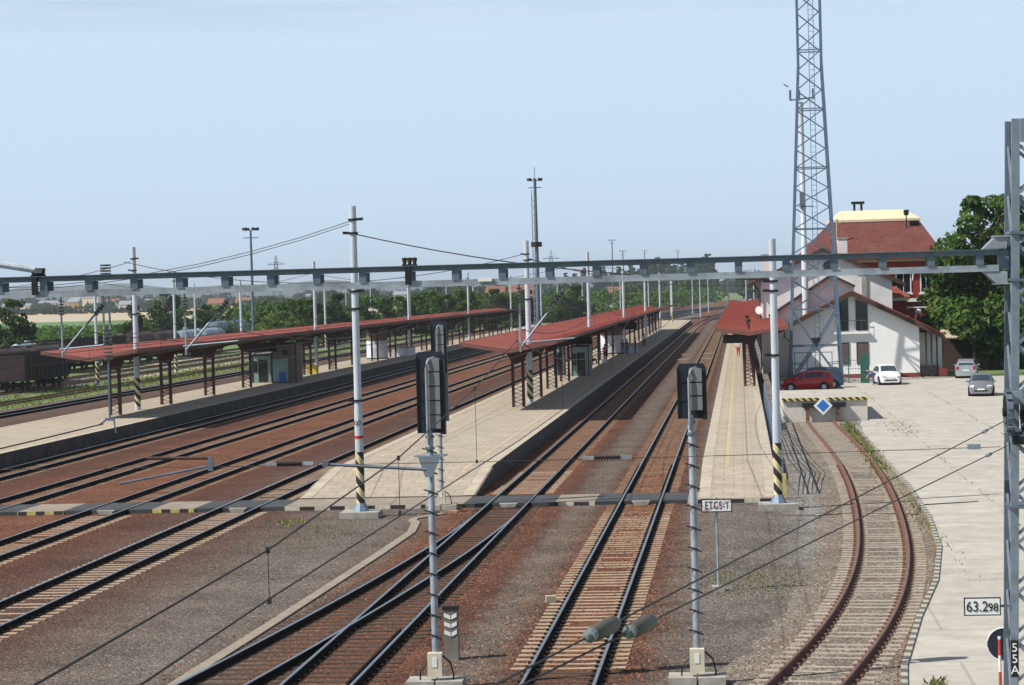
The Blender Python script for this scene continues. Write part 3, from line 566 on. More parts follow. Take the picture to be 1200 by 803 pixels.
for i, (x, y, h) in enumerate(((-63.7, 223, 10.9), (-63.7, 255, 11.2), (-63.3, 288, 10.6), (-63.7, 350, 10.6), (-62.0, 430, 10.4), (-58, 500, 10.4))):
    mast('catenary_mast', 'striped-foot mast in the grass beyond the left platform, '+['leftmost of its row', 'second from the left in its row', 'third from the left in its row', 'fourth from the left in its row', 'fifth from the left in its row', 'last and farthest of its row'][i], x, y, 0, h, base=False, clamps=((h-.8, 1),), r0=.19, r1=.15, n=8)
for i, (x, y, h) in enumerate(((-76, 316, 10.5), (-95, 588, 12), (-113, 655, 11), (-94.6, 655, 11), (-78, 610, 10.5), (-60, 760, 11), (-47, 690, 10.5), (-33, 640, 11), (-30, 600, 10.5), (-22, 560, 11), (-19, 640, 10.5), (-14, 690, 10.5), (-10, 590, 11), (-9.4, 700, 10.5))):
    mast('catenary_mast', 'distant thin catenary mast, one of the crowd behind the canopies', x, y, 0, h, striped=False, base=False, r0=.16, r1=.12, n=6, group='distant catenary masts')
for i, (x, y) in enumerate(((-2.8, 590), (2.1, 700), (4.9, 780))):
    mast('catenary_mast', 'distant catenary mast left of the station roof, '+('dark one between the far tracks', 'middle one of three', 'right one of three')[i], x, y, 0, 9.5, striped=False, base=False, r0=.2, r1=.16, n=6, mt='galvd' if i == 0 else 'polepaint', group='masts by the far tracks')

def wire(b, p, q, sag=0, r=.011, n=14):
    p = Vector(p); q = Vector(q); pts = []
    for i in range(n+1):
        u = i/n; c = p.lerp(q, u); c.z -= 4*sag*u*(1-u); pts.append(c)
    b.tube(pts, r, 4)
def wirething(name, label, segs, cat='overhead wire', r=.011, group=None):
    b = MB()
    for s in segs: wire(b, *s[:2], s[2] if len(s) > 2 else 0, s[3] if len(s) > 3 else r)
    return tag(b.build(name, 'wire'), label, cat, group)
wirething('span_wire', 'pair of sagging wires from the left side of the tall striped mast', [((-14.15, 84, 11.0), (-41.5, 84.5, 11.0), 2.15, .013), ((-14.15, 84, 10.9), (-41.5, 84.5, 10.9), 2.15, .013)])
wirething('span_wire', 'sagging wire from the tall striped mast to the mast on the station platform', [((-14.15, 84, 10.5), (1.24, 84.3, 8.4), .45, .02)])
for y, x0, z0, x1, z1, s, lab in ((152, -14.0, 10.7, -41.35, 10.9, 1.7, 'sagging span wire joining the two masts that pierce the canopy fronts'), (154.5, -41.35, 11.0, -63.7, 10.4, 1.4, 'sagging span wire going left from the mast of the left canopy'), (214, -14.0, 10.8, -41.4, 10.7, 1.7, 'sagging span wire of the second mast row'), (214, -14.0, 10.7, 1.2, 9.6, .9, 'short span wire right of the second mast row'), (152, -14, 10.4, 1.2, 8.2, .7, 'span wire right of the middle canopy mast'), (279, -14, 10.3, -41.4, 10.3, 1.7, 'sagging span wire of the third mast row'), (223, -63.7, 10.3, -41.4, 10.6, 1.4, 'sagging span wire over the grass beyond the left platform')):
    wirething('span_wire', lab, [((x0, y, z0), (x1, y, z1), s)], r=.022)
# contact lines over the tracks
def catline(x, y0, y1, lab, zc=5.6, zm=7.2, span=66, r=.014, drop=True):
    t = thing('contact_line', lab, 'overhead wire', (x, y0, zc)); b = MB(); wire(b, (x, y0, zc), (x, y1, zc), 0, r, 4); b.build('contact_wire', 'wire', t)
    y = y0; b = MB(); d = MB()
    while y < y1:
        e = min(y+span, y1); wire(b, (x, y, zm), (x, e, zm), 1.1, r)
        for u in (.12, .3, .5, .7, .88):
            yy = y+(e-y)*u; d.mark().tube([(x, yy, zc), (x, yy, zm-4.4*u*(1-u))], .008, 4)
        y = e
    b.build('messenger_wire', 'wire', t); d.build_each('dropper', 'wire', t)
catline(T4, 84, 414, 'contact line over the track right of the middle platform', r=.016); catline(T1, 84, 414, 'contact line over the track left of the middle platform', r=.016); catline(T2, 84, 414, 'contact line over the second track left of the middle platform', r=.016); catline(T3, 84, 414, 'contact line over the third track left of the middle platform', r=.016)
catline(T0, 84, 414, 'contact line over the shaded track by the left platform', r=.016)
t = thing('contact_line', 'twin contact wires with thin droppers crossing the lower left foreground', 'overhead wire', (T5, 10, 5.7))
b = MB(); b.tube([(T5, 4, 5.75), (T5, 18.5, 5.75), (T5, 40, 5.6), (T5, 84, 5.6)], .0085, 5); b.tube([(T5, 84, 5.6), (T5, 414, 5.6)], .016, 4); b.build('contact_wire', 'wire', t)
b = MB(); b.tube([(T5, 4, 6.22), (T5, 12, 6.13), (T5, 18.5, 6.15), (T5, 25.8, 6.36), (T5, 33.5, 6.8), (T5, 40, 7.35)], .0085, 5); wire(b, (T5, 40, 7.35), (T5, 84, 7.3), .9, .012); wire(b, (T5, 84, 7.3), (T5, 150, 7.3), 1.1, .016); wire(b, (T5, 150, 7.3), (T5, 216, 7.3), 1.1, .016); b.build('messenger_wire', 'wire', t)
for y, z in ((18.5, 6.15), (25.8, 6.36), (33.5, 6.8)):
    b = MB(); b.tube([(T5, y, 5.74), (T5, y, z)], .004, 5)
    for zz in (5.73, z): b.cbox((T5, y, zz), (.03, .05, .05))
    b.build('dropper', 'wire', t)
for y in (50, 60, 70): b = MB(); b.tube([(T5, y, 5.6), (T5, y, 6.5)], .008, 4); b.build('dropper', 'wire', t)
# ------------------------------------------------------------------ gantry
GY = 40.0
ga = thing('catenary_gantry', 'grey steel beam with battens spanning the whole picture above the tracks', 'gantry', (-4.4, GY, 8.5))
for yy in (GY-.16, GY+.16):
    b = MB(); b.box(-22, yy-.02, 8.615, 4.42, yy+.02, 8.70); b.box(-22, yy-.10, 8.70, 4.42, yy+.045, 8.712); b.build('top_chord', 'galvd', ga)  # top flange overhang added to throw shade on chord face and batten tops
    b = MB(); b.box(-22, yy-.02, 8.345, 4.42, yy+.02, 8.445); b.box(-22, yy-.045, 8.333, 4.42, yy+.045, 8.344); b.build('bottom_chord', 'galv', ga)
for i in range(33):
    x = 4.10-i*.82
    b = MB(); b.mark().box(x-.065, GY-.2, 8.448, x+.065, GY-.183, 8.612); b.mark().box(x-.065, GY+.183, 8.448, x+.065, GY+.2, 8.612); b.build_each('batten', 'galvd', ga)
b = MB()
for z0, z1 in ((8.72, 8.93), (8.12, 8.33)):
    b.mark(); zt, zb = (z1, z0) if z0 > 8.5 else (z0, z1); b.prism([(4.16, GY-.19, zb), (4.56, GY-.19, zb), (4.56, GY-.19, zt), (4.38, GY-.19, zt)], (0, .38, 0)); b.box(4.34, GY-.22, min(zt, zt)-.012, 4.62, GY+.22, zt+.012)
b.build_each('end_bracket', 'galv', ga)
b = MB(); b.box(4.43, GY-.14, 8.36, 4.6, GY+.14, 8.69); b.build('end_plate', 'galvd', ga)
b = MB(); b.box(-4.52, GY-.23, 8.4, -4.28, GY-.19, 8.47); b.build('marker_plate', 'white', ga)
gc = thing('lattice_column', 'grey lattice steel column carrying the gantry at the right picture edge', 'lattice column', (5.0, GY, 0))
gc.rotation_euler = (0, .024, 0)
def channel(b, x, y, w, d, z0, z1):
    b.box(x-w/2, y-d/2, z0, x+w/2, y-d/2+.012, z1)
    for e in (-1, 1): b.box(x+e*(w/2-.006)-.006, y-d/2+.0125, z0, x+e*(w/2-.006)+.006, y+d/2, z1)
for x in (4.475, 5.5):
    for y, m_, o in ((GY-.33, 'gcol', 0), (GY+.33, 'galvd', -.035)):
        b = MB(); channel(b, x+o, y, .135, .09, -.1, 10.9); b.build('column_chord', m_, gc)
br = MB(); z = .3
while z < 10.2:
    for yy in (GY-.37, GY+.37):
        br.bar((4.54, yy, z), (5.44, yy, z+.8), .03, .055); br.bar((5.44, yy+.03, z), (4.54, yy+.03, z+.8), .03, .055)
    for xx in (4.42, 5.56): br.bar((xx, GY-.3, z), (xx, GY+.3, z+.8), .035, .045)
    z += .85
br.build('lacing', 'gcol', gc)
b = MB(); b.box(4.545, GY-.40, 10.5, 5.43, GY-.385, 10.9); b.build('head_plate', 'gcol', gc)
b = MB()
for z in (8.95, 8.15, 5.55, 4.28): b.mark().box(4.38, GY-.43, z, 5.6, GY+.43, z+.045)
b.build_each('tie_plate', 'galvd', gc)
b = MB(); b.box(4.36, GY-.54, 6.06, 5.5, GY-.45, 6.28); b.bar((4.9, GY-.5, 5.55), (5.45, GY-.5, 6.05), .06, .06); b.build('wheel_beam', 'galv', gc)
b = MB(); b.box(4.42, GY-.54, 5.38, 5.5, GY-.45, 5.52); b.build('lower_beam', 'dark', gc)
tw = thing('tension_wheel', 'toothed wire tensioning wheel hung on the lattice column, front one', 'tension wheel', (4.47, GY-.62, 5.95), group='tension wheels')
def wheel():
    b = MB()
    for i in range(28):
        a, c = 2*pi*i/28, 2*pi*(i+1)/28
        for r0, r1, x0, x1 in ((.30, .36, -.05, .05),):
            P = lambda r, t, x: (x, r*math.cos(t), r*math.sin(t))
            vs = [P(r0, a, x0), P(r1, a, x0), P(r1, a, x1), P(r0, a, x1), P(r0, c, x0), P(r1, c, x0), P(r1, c, x1), P(r0, c, x1)]
            b.add(vs, [(0, 1, 5, 4), (1, 2, 6, 5), (2, 3, 7, 6), (3, 0, 4, 7)])
        if i % 2: b.cbox((0, .385*math.cos(a), .385*math.sin(a)), (.09, .035, .035), 0, (a, 0, 0))
    return b
wheel().build('rim', 'galvd', tw, world=False)
b = MB()
for i in range(6): a = pi*i/3; b.bar((0, 0, 0), (0, .32*math.cos(a), .32*math.sin(a)), .05, .05)
b.tube([(-.09, 0, 0), (.09, 0, 0)], .08, 10); b.build('hub', 'dark', tw, world=False)
dup(tw, (4.76, GY-.6, 5.9), None, 'toothed wire tensioning wheel hung on the lattice column, rear one to the right')
# brackets hung from the gantry above the tracks
def hanger(x, lab, zb=6.4, side=1):
    t = thing('wire_support', lab, 'wire support', (x, GY, 8.33), group='wire supports under the gantry')
    b = MB(); b.tube([(0, 0, .0), (0, 0, zb-8.33)], .018, 6); b.build('drop_rod', 'galv', t, world=False)
    b = MB()
    for i in range(5): b.tube([(0, 0, -.06-i*.06), (0, 0, -.08-i*.06)], .05, 8)
    b.build('insulator', 'insul', t, 'auto', False)
    b = MB(); b.tube([(0, 0, zb-8.33+.08), (side*.8, 0, -.12)], .019, 6); b.build('strut', 'gcol', t, world=False)
    b = MB()
    for i in range(4): u = .78+.05*i; b.tube([(side*.8*u, 0, (zb-8.25)*(1-u)-.12*u), (side*.8*(u+.025), 0, (zb-8.25)*(1-u-.025)-.12*(u+.025))], .05, 8)
    b.build('insulator', 'insul', t, 'auto', False)
    b = MB(); b.tube([(-.05, 0, zb-8.33+.15), (side*.95, 0, zb-8.33+.22)], .018, 6); b.build('steady_arm', 'gcol', t, world=False)
    return t
hanger(-12.05, 'wire support with slanting strut under the gantry, leftmost', 7.25); hanger(-9.8, 'wire support with slanting strut under the gantry over the straight turnout track', 7.25); hanger(-3.83, 'thin wire support over the main track with a level arm, under the gantry middle', 7.15)
t = thing('hanging_insulator', 'dark insulator string and clamp hanging low from the gantry at left', 'insulator', (-11.22, GY, 8.33))
b = MB(); b.tube([(-.06, 0, 0), (-.06, 0, -.85)], .02, 6); b.tube([(.05, 0, 0), (.05, 0, -.85)], .02, 6); b.build('twin_rod', 'galv', t, world=False)
b = MB()
for i in range(9): b.tube([(0, 0, -.6-i*.065), (0, 0, -.625-i*.065)], .085, 10)
b.build('insulator_stack', 'insul', t, 'auto', False)
b = MB(); b.tube([(0, 0, -1.1), (0, 0, -2.2)], .018, 6); b.cbox((0, 0, -2.2), (.16, .06, .05)); b.bar((-.06, 0, -2.2), (-.2, 0, -2.3), .03, .03); b.bar((.06, 0, -2.15), (.1, 0, -2.45), .02, .02); b.build('clamp', 'galvd', t, world=False)
b = MB()
for i in range(4): b.tube([(0, 0, .38+i*.05), (0, 0, .41+i*.05)], .1, 8)
b.build('insulator_cap', 'insul', t, 'auto', False)
wirething('anchor_wire', 'wire sloping from the hanging clamp to the lower left over the left platform', [((-11.35, GY, 6.05), (-11.9, 18, 5.95), .05, .012)])
for x, lab in ((-12.45, 'dark insulator cluster standing on the gantry beside the pale tube'), (-5.75, 'dark insulator cluster standing on the gantry left of the middle')):
    t = thing('gantry_insulator', lab, 'insulator', (x, GY, 8.71)); b = MB()
    for dx in (-.09, 0, .09): b.tube([(dx, 0, 0), (dx, 0, .14), (dx, 0, .15)], [.025, .05, .02], 8)
    b.build('insulator_pins', 'insul', t, 'auto', False); b = MB(); b.box(-.13, -.05, -.0, .13, .05, .03); b.box(-.05, -.26, -.33, .05, -.2, -.01); b.build('bracket', 'dark', t, world=False)
t = thing('feeder_arm', 'pale tube sloping down from the left edge to the gantry insulator', 'tube arm', (-12.5, GY, 8.85)); b = MB(); b.tube([(0, 0, -.02), (-1.6, -.2, .27)], .06, 8); b.build('tube', 'polepaint', t, 'auto', False)
b = MB(); b.tube([(-.02, 0, -.08), (.14, 0, -.08)], .09, 8); b.build('end_clamp', 'dark', t, 'auto', False)
# cross span wire with insulators and arms
cs = thing('cross_span', 'thin cross wire over all tracks at contact wire height, with dark ribbed insulators', 'overhead wire', (-4, GY, 5.4))
b = MB(); wire(b, (4.4, GY, 5.32), (-22, GY, 5.4), .12, .006, 20); b.build('cross_wire', 'wire', cs)
for x in (-2.37, -8.0):
    z = 5.27; b = MB()
    for i in range(9): b.tube([(x-.2+i*.05, GY, z), (x-.18+i*.05, GY, z)], .062, 10)
    b.tube([(x-.24, GY, z), (x+.24, GY, z)], .025, 8); b.build('insulator', 'insul', cs, 'auto')
    b = MB(); b.mark().cbox((x-.33, GY, z), (.2, .05, .06)); b.mark().cbox((x+.33, GY, z), (.2, .05, .06)); b.build_each('end_fitting', 'galv', cs)
b = MB(); b.tube([(-7.35, GY, 5.25), (-5.55, GY, 5.12)], .028, 8); b.cbox((-7.35, GY, 5.26), (.1, .1, .1)); b.build('steady_arm', 'galvd', cs)
b = MB(); b.tube([(-10.6, GY, 5.42), (-9.4, GY, 5.40)], .03, 8); b.build('steady_arm', 'timber', cs)
b = MB(); b.tube([(-11.0, GY-.3, 5.0), (-9.5, GY, 5.25)], .022, 8); b.cbox((-9.42, GY, 5.3), (.08, .08, .25)); b.build('registration_arm', 'galvd', cs)
b = MB(); b.cbox((-.6+4.55, GY, 5.33), (.22, .08, .09)); b.build('wire_clamp', 'galv', cs)
# anchor wires with grey insulators towards the viewer
for a, lab in (((4.42, 39.6, 5.78), 'anchor wire slanting down from the tension wheel to a grey insulator between the rails'), ((4.46, 39.6, 5.36), 'anchor wire slanting down from below the tension wheel to a grey insulator over the rail')):
    A = Vector(a)
    P = Vector((-1.08, 17.2, 5.66)) if a[2] > 5.5 else Vector((-.83, 18.0, 5.56))
    D_ = (P-A).normalized(); t = thing('anchor_wire', lab, 'overhead wire', tuple(A)); b = MB(); b.tube([A, P+D_*14], .0085, 5); b.build('wire', 'wire', t)
    b = MB(); b.tube([P-D_*.27, P-D_*.24, P+D_*.24, P+D_*.27], [.045, .066, .062, .045], 12); b.build('insulator_body', 'greyins', t, 'auto')
    b = MB(); b.mark().tube([P+D_*.27, P+D_*.28, P+D_*.36, P+D_*.365, P+D_*.46], [.042, .052, .052, .03, .024], 10); b.mark().tube([P-D_*.36, P-D_*.27], .035, 10); b.build_each('end_cap', 'sigbox', t, 'auto')
    u = .10; q = A.lerp(P, u); b = MB(); b.tube([q-D_*.22, q+D_*.22], .03, 6); b.build('turnbuckle', 'galv', t)

# ------------------------------------------------------------------ signals
def signal(label, x, y, ztop, zbot, w, zbase=.18, tall=True, plate=None):
    t = thing('railway_signal', label, 'signal', (x, y, zbase), group='signals seen from behind')
    H_ = zbot-zbase; h = ztop-zbot
    b = MB(); b.tube([(0, 0, .55), (0, 0, H_-.03), (0, 0, H_+.0), (0, 0, H_+.08)], [.078, .072, .06, .04], 12); b.build('signal_mast', 'galv', t, 'auto', False)
    # backing plate with rounded shoulders
    c = .09; pl = [(-w/2+.02, H_), (w/2+.02, H_), (w/2+.02, H_+h-c), (w/2-c*.6+.02, H_+h), (-w/2+c*.6+.02, H_+h), (-w/2+.02, H_+h-c)]
    b = MB(); b.prism([(px, .22, pz) for px, pz in pl], (0, .05, 0)); b.build('backing_plate', 'signal', t, world=False)
    b = MB()
    n = 5 if tall else 3
    for i in range(1, n): z = H_+h*i/n; b.box(-w/2+.03, .205, z-.008, w/2, .219, z+.008)
    b.box(-w/2+.02, .19, H_, -w/2+.045, .219, H_+h-c); b.box(w/2-.005, .19, H_, w/2+.02, .219, H_+h-c); b.build('plate_ribs', 'dark', t, world=False)
    b = MB(); hh = h*.9/n
    for i in range(n): z = H_+h*(.06 if tall else .16)+i*h*(.88 if tall else .74)/n; b.prism([(-.02, -.02, z), (.24, -.02, z), (.24, -.02, z+hh*.9-.03), (.17 if i == n-1 else .24, -.02, z+hh*.9), (-.02, -.02, z+hh*.9)], (0, .2, 0))
    b.build('lamp_case', 'sigbox', t, world=False)
    b = MB(); b.box(.245, .02, H_-.02, .33, .205, H_+h*.9); b.build('hood_side', 'dark', t, world=False)
    b = MB(); zz = H_+h*.93; b.tube([(-.03, -.07, H_-.2), (-.03, -.07, zz-.2), (-.01, -.06, zz-.09), (.05, .0, zz-.02), (.12, .1, zz+.0)], .026, 8); b.build('conduit', 'galv', t, 'auto', False)
    b = MB()
    for z in np.arange(.9, H_-.2, .43): b.mark(); b.bar((-.02, -.075, z+.02), (.15, -.075, z-.06), .03, .03); b.bar((-.15, -.07, z+.05), (-.02, -.075, z+.02), .025, .025)
    b.build_each('step_iron', 'dark', t, world=False)
    for z in (H_-.3, H_-.06): b = MB(); b.tube([(0, 0, z-.03), (0, 0, z+.03)], .095, 12); b.build('collar', 'galvd', t, 'auto', False)
    if plate: b = MB(); b.prism([(-.24, -.14, plate-zbase), (.24, -.14, plate-zbase), (.05, -.14, plate-.42-zbase), (-.1, -.14, plate-.42-zbase)], (0, .02, 0)); b.box(-.33, -.12, plate-zbase, .33, .3, plate+.02-zbase); b.build('foot_plate', 'gcol', t, world=False)
    b = MB(); b.cbox((0, -.14, .32), (.3, .2, .5)); b.build('junction_box', 'cream', t, world=False)
    b = MB(); b.cbox((0, -.245, .38), (.1, .01, .2)); b.build('box_label', 'signwhite', t, world=False)
    b = MB(); b.mark().tube([(-.18, -.1, .35), (-.32, -.1, .2), (-.33, -.1, -.1)], .018, 6); b.mark().tube([(.16, -.1, .5), (.32, -.1, .35), (.38, -.1, .1), (.36, -.1, -.1)], .02, 6); b.build_each('cable', 'dark', t, world=False)
    b = MB(); b.box(-.6, -.35, -.28, .0-.02, .35, .0); b.box(.02, -.35, -.28, .58, .35, .0); b.build('foundation', 'concrete', t, world=False)
    return t
s1 = signal('tall dark signal seen from behind, with triangular foot plate, beside the chevron post', -6.48, 47.3, 7.0, 5.3, .6, tall=True, plate=4.83)
b = MB(); b.box(.33, .1, 1.15+5.12-.9, .40, .16, 1.15+5.12+.1); b.build('side_strip', 'sigbox', s1, world=False)
signal('short dark signal seen from behind with rounded top, left of the station platform', -1.05, 47.45, 6.62, 5.48, .6, tall=False)
signal('dark signal seen from behind on the ramp, half hidden by the taller signal before it', -11.45, 86.5, 7.16, 5.0, .62, tall=True)
mp_ = thing('marker_post', 'low concrete post with black and white chevrons beside the tall signal', 'marker post', (-6.62, 51, 0))
b = MB(); b.box(-.16, -.12, -.05, .16, .12, 1.12); b.build('post', 'dconcrete', mp_, world=False)
b = MB()
for i in range(3):
    z = .52+i*.19
    for s in (-1, 1): b.prism([(0 if s < 0 else .02, -.135, z+.0), (s*.14, -.135, z+.06), (s*.14, -.135, z+.15), (0 if s < 0 else .02, -.135, z+.09)] if s > 0 else [(-.14, -.135, z+.06), (0, -.135, z), (0, -.135, z+.09), (-.14, -.135, z+.15)], (0, .01, 0))
b.build('chevrons', 'signwhite', mp_, world=False)
b = MB(); b.box(-.18, -.14, 1.122, .18, .14, 1.2); b.build('cap', 'dark', mp_, world=False)
# ------------------------------------------------------------------ signs
t = thing('track_sign', 'white ETCS-1 board struck through in red on a thin post', 'sign', (-.75, 62, 0))
b = MB(); b.tube([(-.75, 62, 0), (-.75, 62, 2.5)], .035, 8); b.build('post', 'galv', t)
b = MB(); b.box(-1.16, 61.9, 2.12, -.33, 61.94, 2.48); b.build('board', 'ink', t)
b = MB(); b.box(-1.13, 61.893, 2.15, -.36, 61.898, 2.45); b.build('board_face', 'signwhite', t)
text('ETCS-1', .30, (-.745, 61.888, 2.30), FRONT, 'ink', 'lettering', t, sx=.6, spacing=1.2)
b = MB(); b.bar((-1.12, 61.882, 2.16), (-.37, 61.882, 2.44), .006, .012); b.build('red_stroke', 'red', t)
b = MB(); b.box(-.93, 61.85, -.05, -.57, 62.2, .12); b.build('base_block', 'concrete', t)
t = thing('distance_sign', 'white plate reading 63.298 hung left of the lattice column', 'sign', (3.99, 39.6, 2.6))
b = MB(); b.box(3.68, 39.58, 2.475, 4.30, 39.61, 2.785); b.build('plate', 'ink', t)
b = MB(); b.box(3.70, 39.573, 2.495, 4.28, 39.578, 2.765); b.build('plate_face', 'signwhite', t)
text('63.2', .25, (3.90, 39.568, 2.625), FRONT, 'ink', 'lettering', t, sx=.88); text('98', .20, (4.17, 39.568, 2.61), FRONT, 'ink', 'lettering', t, sx=.9)
b = MB(); b.bar((4.25, 39.63, 2.63), (4.46, 39.63, 2.63), .04, .04); b.build('bracket', 'galvd', t)
t = thing('mast_plate', 'narrow dark plate with upright white letters 55A on the lattice column', 'sign', (4.6, 39.56, 1.7))
b = MB(); b.box(4.445, 39.555, 1.42, 4.575, 39.575, 2.05); b.build('plate', 'ink', t)
for i, ch in enumerate('55A'): text(ch, .21, (4.51, 39.55, 1.92-i*.19), FRONT, 'signwhite', 'lettering', t)
t = thing('round_sign', 'round road sign seen from behind on a red and white post, behind the lattice column', 'road sign', (4.87, 44.5, .06))
b = MB(); b.tube([(0, .0, 1.15), (0, .03, 1.15)], .31, 28); b.build('disc', 'signal', t, 'auto', False)
b = MB()
for i in range(28):
    a, c = 2*pi*i/28, 2*pi*(i+1)/28; b.bar((.315*math.cos(a), .015, 1.15+.315*math.sin(a)), (.315*math.cos(c), .015, 1.15+.315*math.sin(c)), .05, .02)
b.build('rim', 'signwhite', t, world=False)
b = MB(); b.tube([(-.08, -.02, 0), (-.08, -.02, 1.3)], .03, 8); b.build('post', 'redwhite', t, 'auto', False)
# ------------------------------------------------------------------ small ground objects
b = MB(); b.cbox((-5.15, 60.2, .06), (.26, .24, .2), 0, (0, 0, .2)); tag(b.build('concrete_block', 'coping'), 'small pale concrete block lying on the grey gravel between the tracks', 'concrete block')
b = MB(); b.cbox((-11.2, 85.2, .0), (1.0, .25, .12), 0, (0, 0, .05)); tag(b.build('timber_beam', 'log'), 'pale timber beam lying before the ramp beside the signal foot', 'beam')
t = thing('platform_railing', 'thin blue-grey railing along the right edge of the station platform', 'railing', (1.4, 89, .1))
b = MB(); b.bar((1.45, 89.5, 1.75), (1.45, 150, 1.75), .05, .05); b.bar((1.45, 89.5, 1.25), (1.45, 150, 1.25), .04, .04); b.build('rails', 'bluegrey', t)
for y in np.arange(89.5, 151, 3): b = MB(); b.box(1.42, y-.03, .0, 1.48, y+.03, 1.78); b.build('post', 'bluegrey', t)
t = thing('end_board', 'narrow yellow and black striped post end beside the mast of the station platform', 'hazard board', (1.6, 88.6, 0)); b = MB(); b.box(1.36, 88.4, 0, 1.62, 88.5, .95); b.build('board', 'hazard', t)
b = MB(); b.box(1.46, 88.52, 0, 1.52, 88.58, 1.9); b.build('post', 'bluegrey', t)
t = thing('cable_bundle', 'bundle of black cables lying on the ground left of the siding, running to the dock', 'cables', (2.4, 110, 0))
for i in range(6):
    b = MB(); o = i*.17; b.tube([(1.9+o*.25, 136.8, .9), (1.95+o*.3, 136.0, .35), (2.0+o*.5, 130, .0), (2.05+o*1.0, 120, .0), (2.1+o*1.25, 108, .0), (2.45+o*1.25, 100, .0), (2.25+o*1.1, 95, .0), (2.1+o, 90, -.02)], .02, 6); b.build('cable', 'black', t)
b = MB(); b.tube([(1.3, 82, 0), (2.6, 81.6, .0), (4, 82.4, .0), (6, 81.2, .03), (6.3, 84, .08), (8.5, 85, .07)], .022, 5); tag(b.build('loose_cable', 'black'), 'single black cable crossing the siding to the yard edge', 'cable')
def tufts(name, n, fn, h0=.06, h1=.2):
    b = MB()
    for _ in range(n):
        x, y = fn(); z = -.012 if x < 6 or y < 40 else .06; a = random.uniform(0, 6.28); h = random.uniform(h0, h1); w = h*.35; dx, dy = math.cos(a)*w, math.sin(a)*w; lx, ly = random.gauss(0, h*.4), random.gauss(0, h*.4)
        b.add([(x-dx, y-dy, z), (x+dx, y+dy, z), (x+lx, y+ly, z+h)], [(0, 1, 2)])
    return stuff(b.build(name, 'weed'))
tufts('weeds', 1100, lambda: (random.gauss(.4, 1.0), random.gauss(64, 2.0)), .02, .07)
tufts('weeds', 1500, lambda: (5.95+random.gauss(0, .2), 62+72*random.random()**.7), .03, .11)
tufts('weeds', 1500, lambda: (random.gauss(-15, 1.3), random.gauss(78.5, 3.0)), .02, .06)
tufts('weeds', 900, lambda: (5.95+random.gauss(0, .22), random.uniform(100, 134)), .06, .16)
tufts('weeds', 120, lambda: (random.gauss(-16.5, .4), random.gauss(82.5, .5)), .04, .12)
tufts('weeds', 500, lambda: (random.choice((9.0, 13.5, 18.0))+random.gauss(0, .06), random.uniform(60, 170)), .03, .09)
tufts('weeds', 260, lambda: (8.6+random.gauss(0, .5), 130+random.gauss(0, .5)+random.uniform(-8, 4)), .03, .08)
tufts('weeds', 160, lambda: (random.gauss(3.75, .12), random.gauss(46.5, .35)), .05, .2)
tufts('grass_tufts', 5000, lambda: (random.uniform(-66, -57.2), random.uniform(150, 330)), .08, .22)
tufts('grass_tufts', 2500, lambda: (random.uniform(-80, -57.2), random.uniform(150, 330)), .1, .3)

# ------------------------------------------------------------------ radio tower and monopole
rt_ = thing('radio_tower', 'tall blue-grey lattice radio tower rising out of the picture beside the white gabled house', 'lattice tower', (6.1, 190.4, .06))
def tw_w(z): return 4.25-(4.25-1.88)*min(z, 26)/26
TX = lambda z: 6.1+(.12*min(z, 26)/26)
def corner(i, z):
    w = tw_w(z)/2; sx, sy = ((-1, -1), (1, -1), (1, 1), (-1, 1))[i]; return Vector((TX(z)+sx*w, 190.4+sy*w, z+.06))
lv = [0, 3.0, 6.0, 8.4, 10.6, 12.6, 14.4, 16.0]+[17.6+1.6*i for i in range(16)]
for i in range(4):
    b = MB(); b.bar(corner(i, 0), corner(i, 26), .19, .19); b.bar(corner(i, 26), corner(i, 41.6), .16, .16); b.build('tower_leg', 'towersteel', rt_)
b = MB()
for k in range(len(lv)-1):
    z0, z1 = lv[k], lv[k+1]
    for i in range(4):
        j = (i+1) % 4; w = .09 if k > 3 else .12
        if k < 2:
            c = (corner(i, z1)+corner(j, z1))/2 if k == 0 else (corner(i, z0)+corner(j, z0))/2
            if k == 0: b.bar(corner(i, z0), c, w, w); b.bar(corner(j, z0), c, w, w); b.bar((corner(i, z0)+c)/2, corner(i, 1.6), .06, .06); b.bar((corner(j, z0)+c)/2, corner(j, 1.6), .06, .06)
            else: b.bar(c, corner(i, z1), w, w); b.bar(c, corner(j, z1), w, w)
        else: b.bar(corner(i, z0), corner(j, z1), w, w)
b.build('bracing', 'towersteel', rt_)
b = MB()
for k in (1, 2, 5, 8, 11, 14, 17, 20):
    b.mark()
    for i in range(4): b.bar(corner(i, lv[k]), corner((i+1) % 4, lv[k]), .09, .09)
b.build_each('tower_ring', 'towersteel', rt_)
b = MB()
for s in (-.2, .2): b.bar((TX(0)+s+.2, 190.4, .3), (TX(26)+s+.2, 190.4, 41), .05, .05)
for z in np.arange(.5, 41, .45): b.bar((TX(z), 190.4, z), (TX(z)+.4, 190.4, z), .03, .03)
b.build('ladder', 'towersteel', rt_)
b = MB(); p = corner(0, 3.0); q = corner(1, 3.0); c = (p+q)/2; b.prism([(c.x-.42, p.y-.1, 3.75), (c.x+.42, p.y-.1, 3.75), (c.x, p.y-.1, 3.0)], (0, .05, 0)); b.build('gusset_plate', 'dark', rt_)
for i in range(4): p = corner(i, 0); b = MB(); b.cbox((p.x, p.y, .1), (.9, .9, .4)); b.build('footing', 'concrete', rt_)
mo = thing('antenna_pole', 'pale tubular antenna pole with small antennas on top, behind the lattice tower', 'antenna pole', (5.85, 206, 0))
b = MB(); b.tube([(0, 0, 0), (0, 0, 12), (0, 0, 12.05), (0, 0, 24.3)], [.3, .27, .24, .22], 12); b.build('shaft', 'polepaint', mo, 'auto', False)
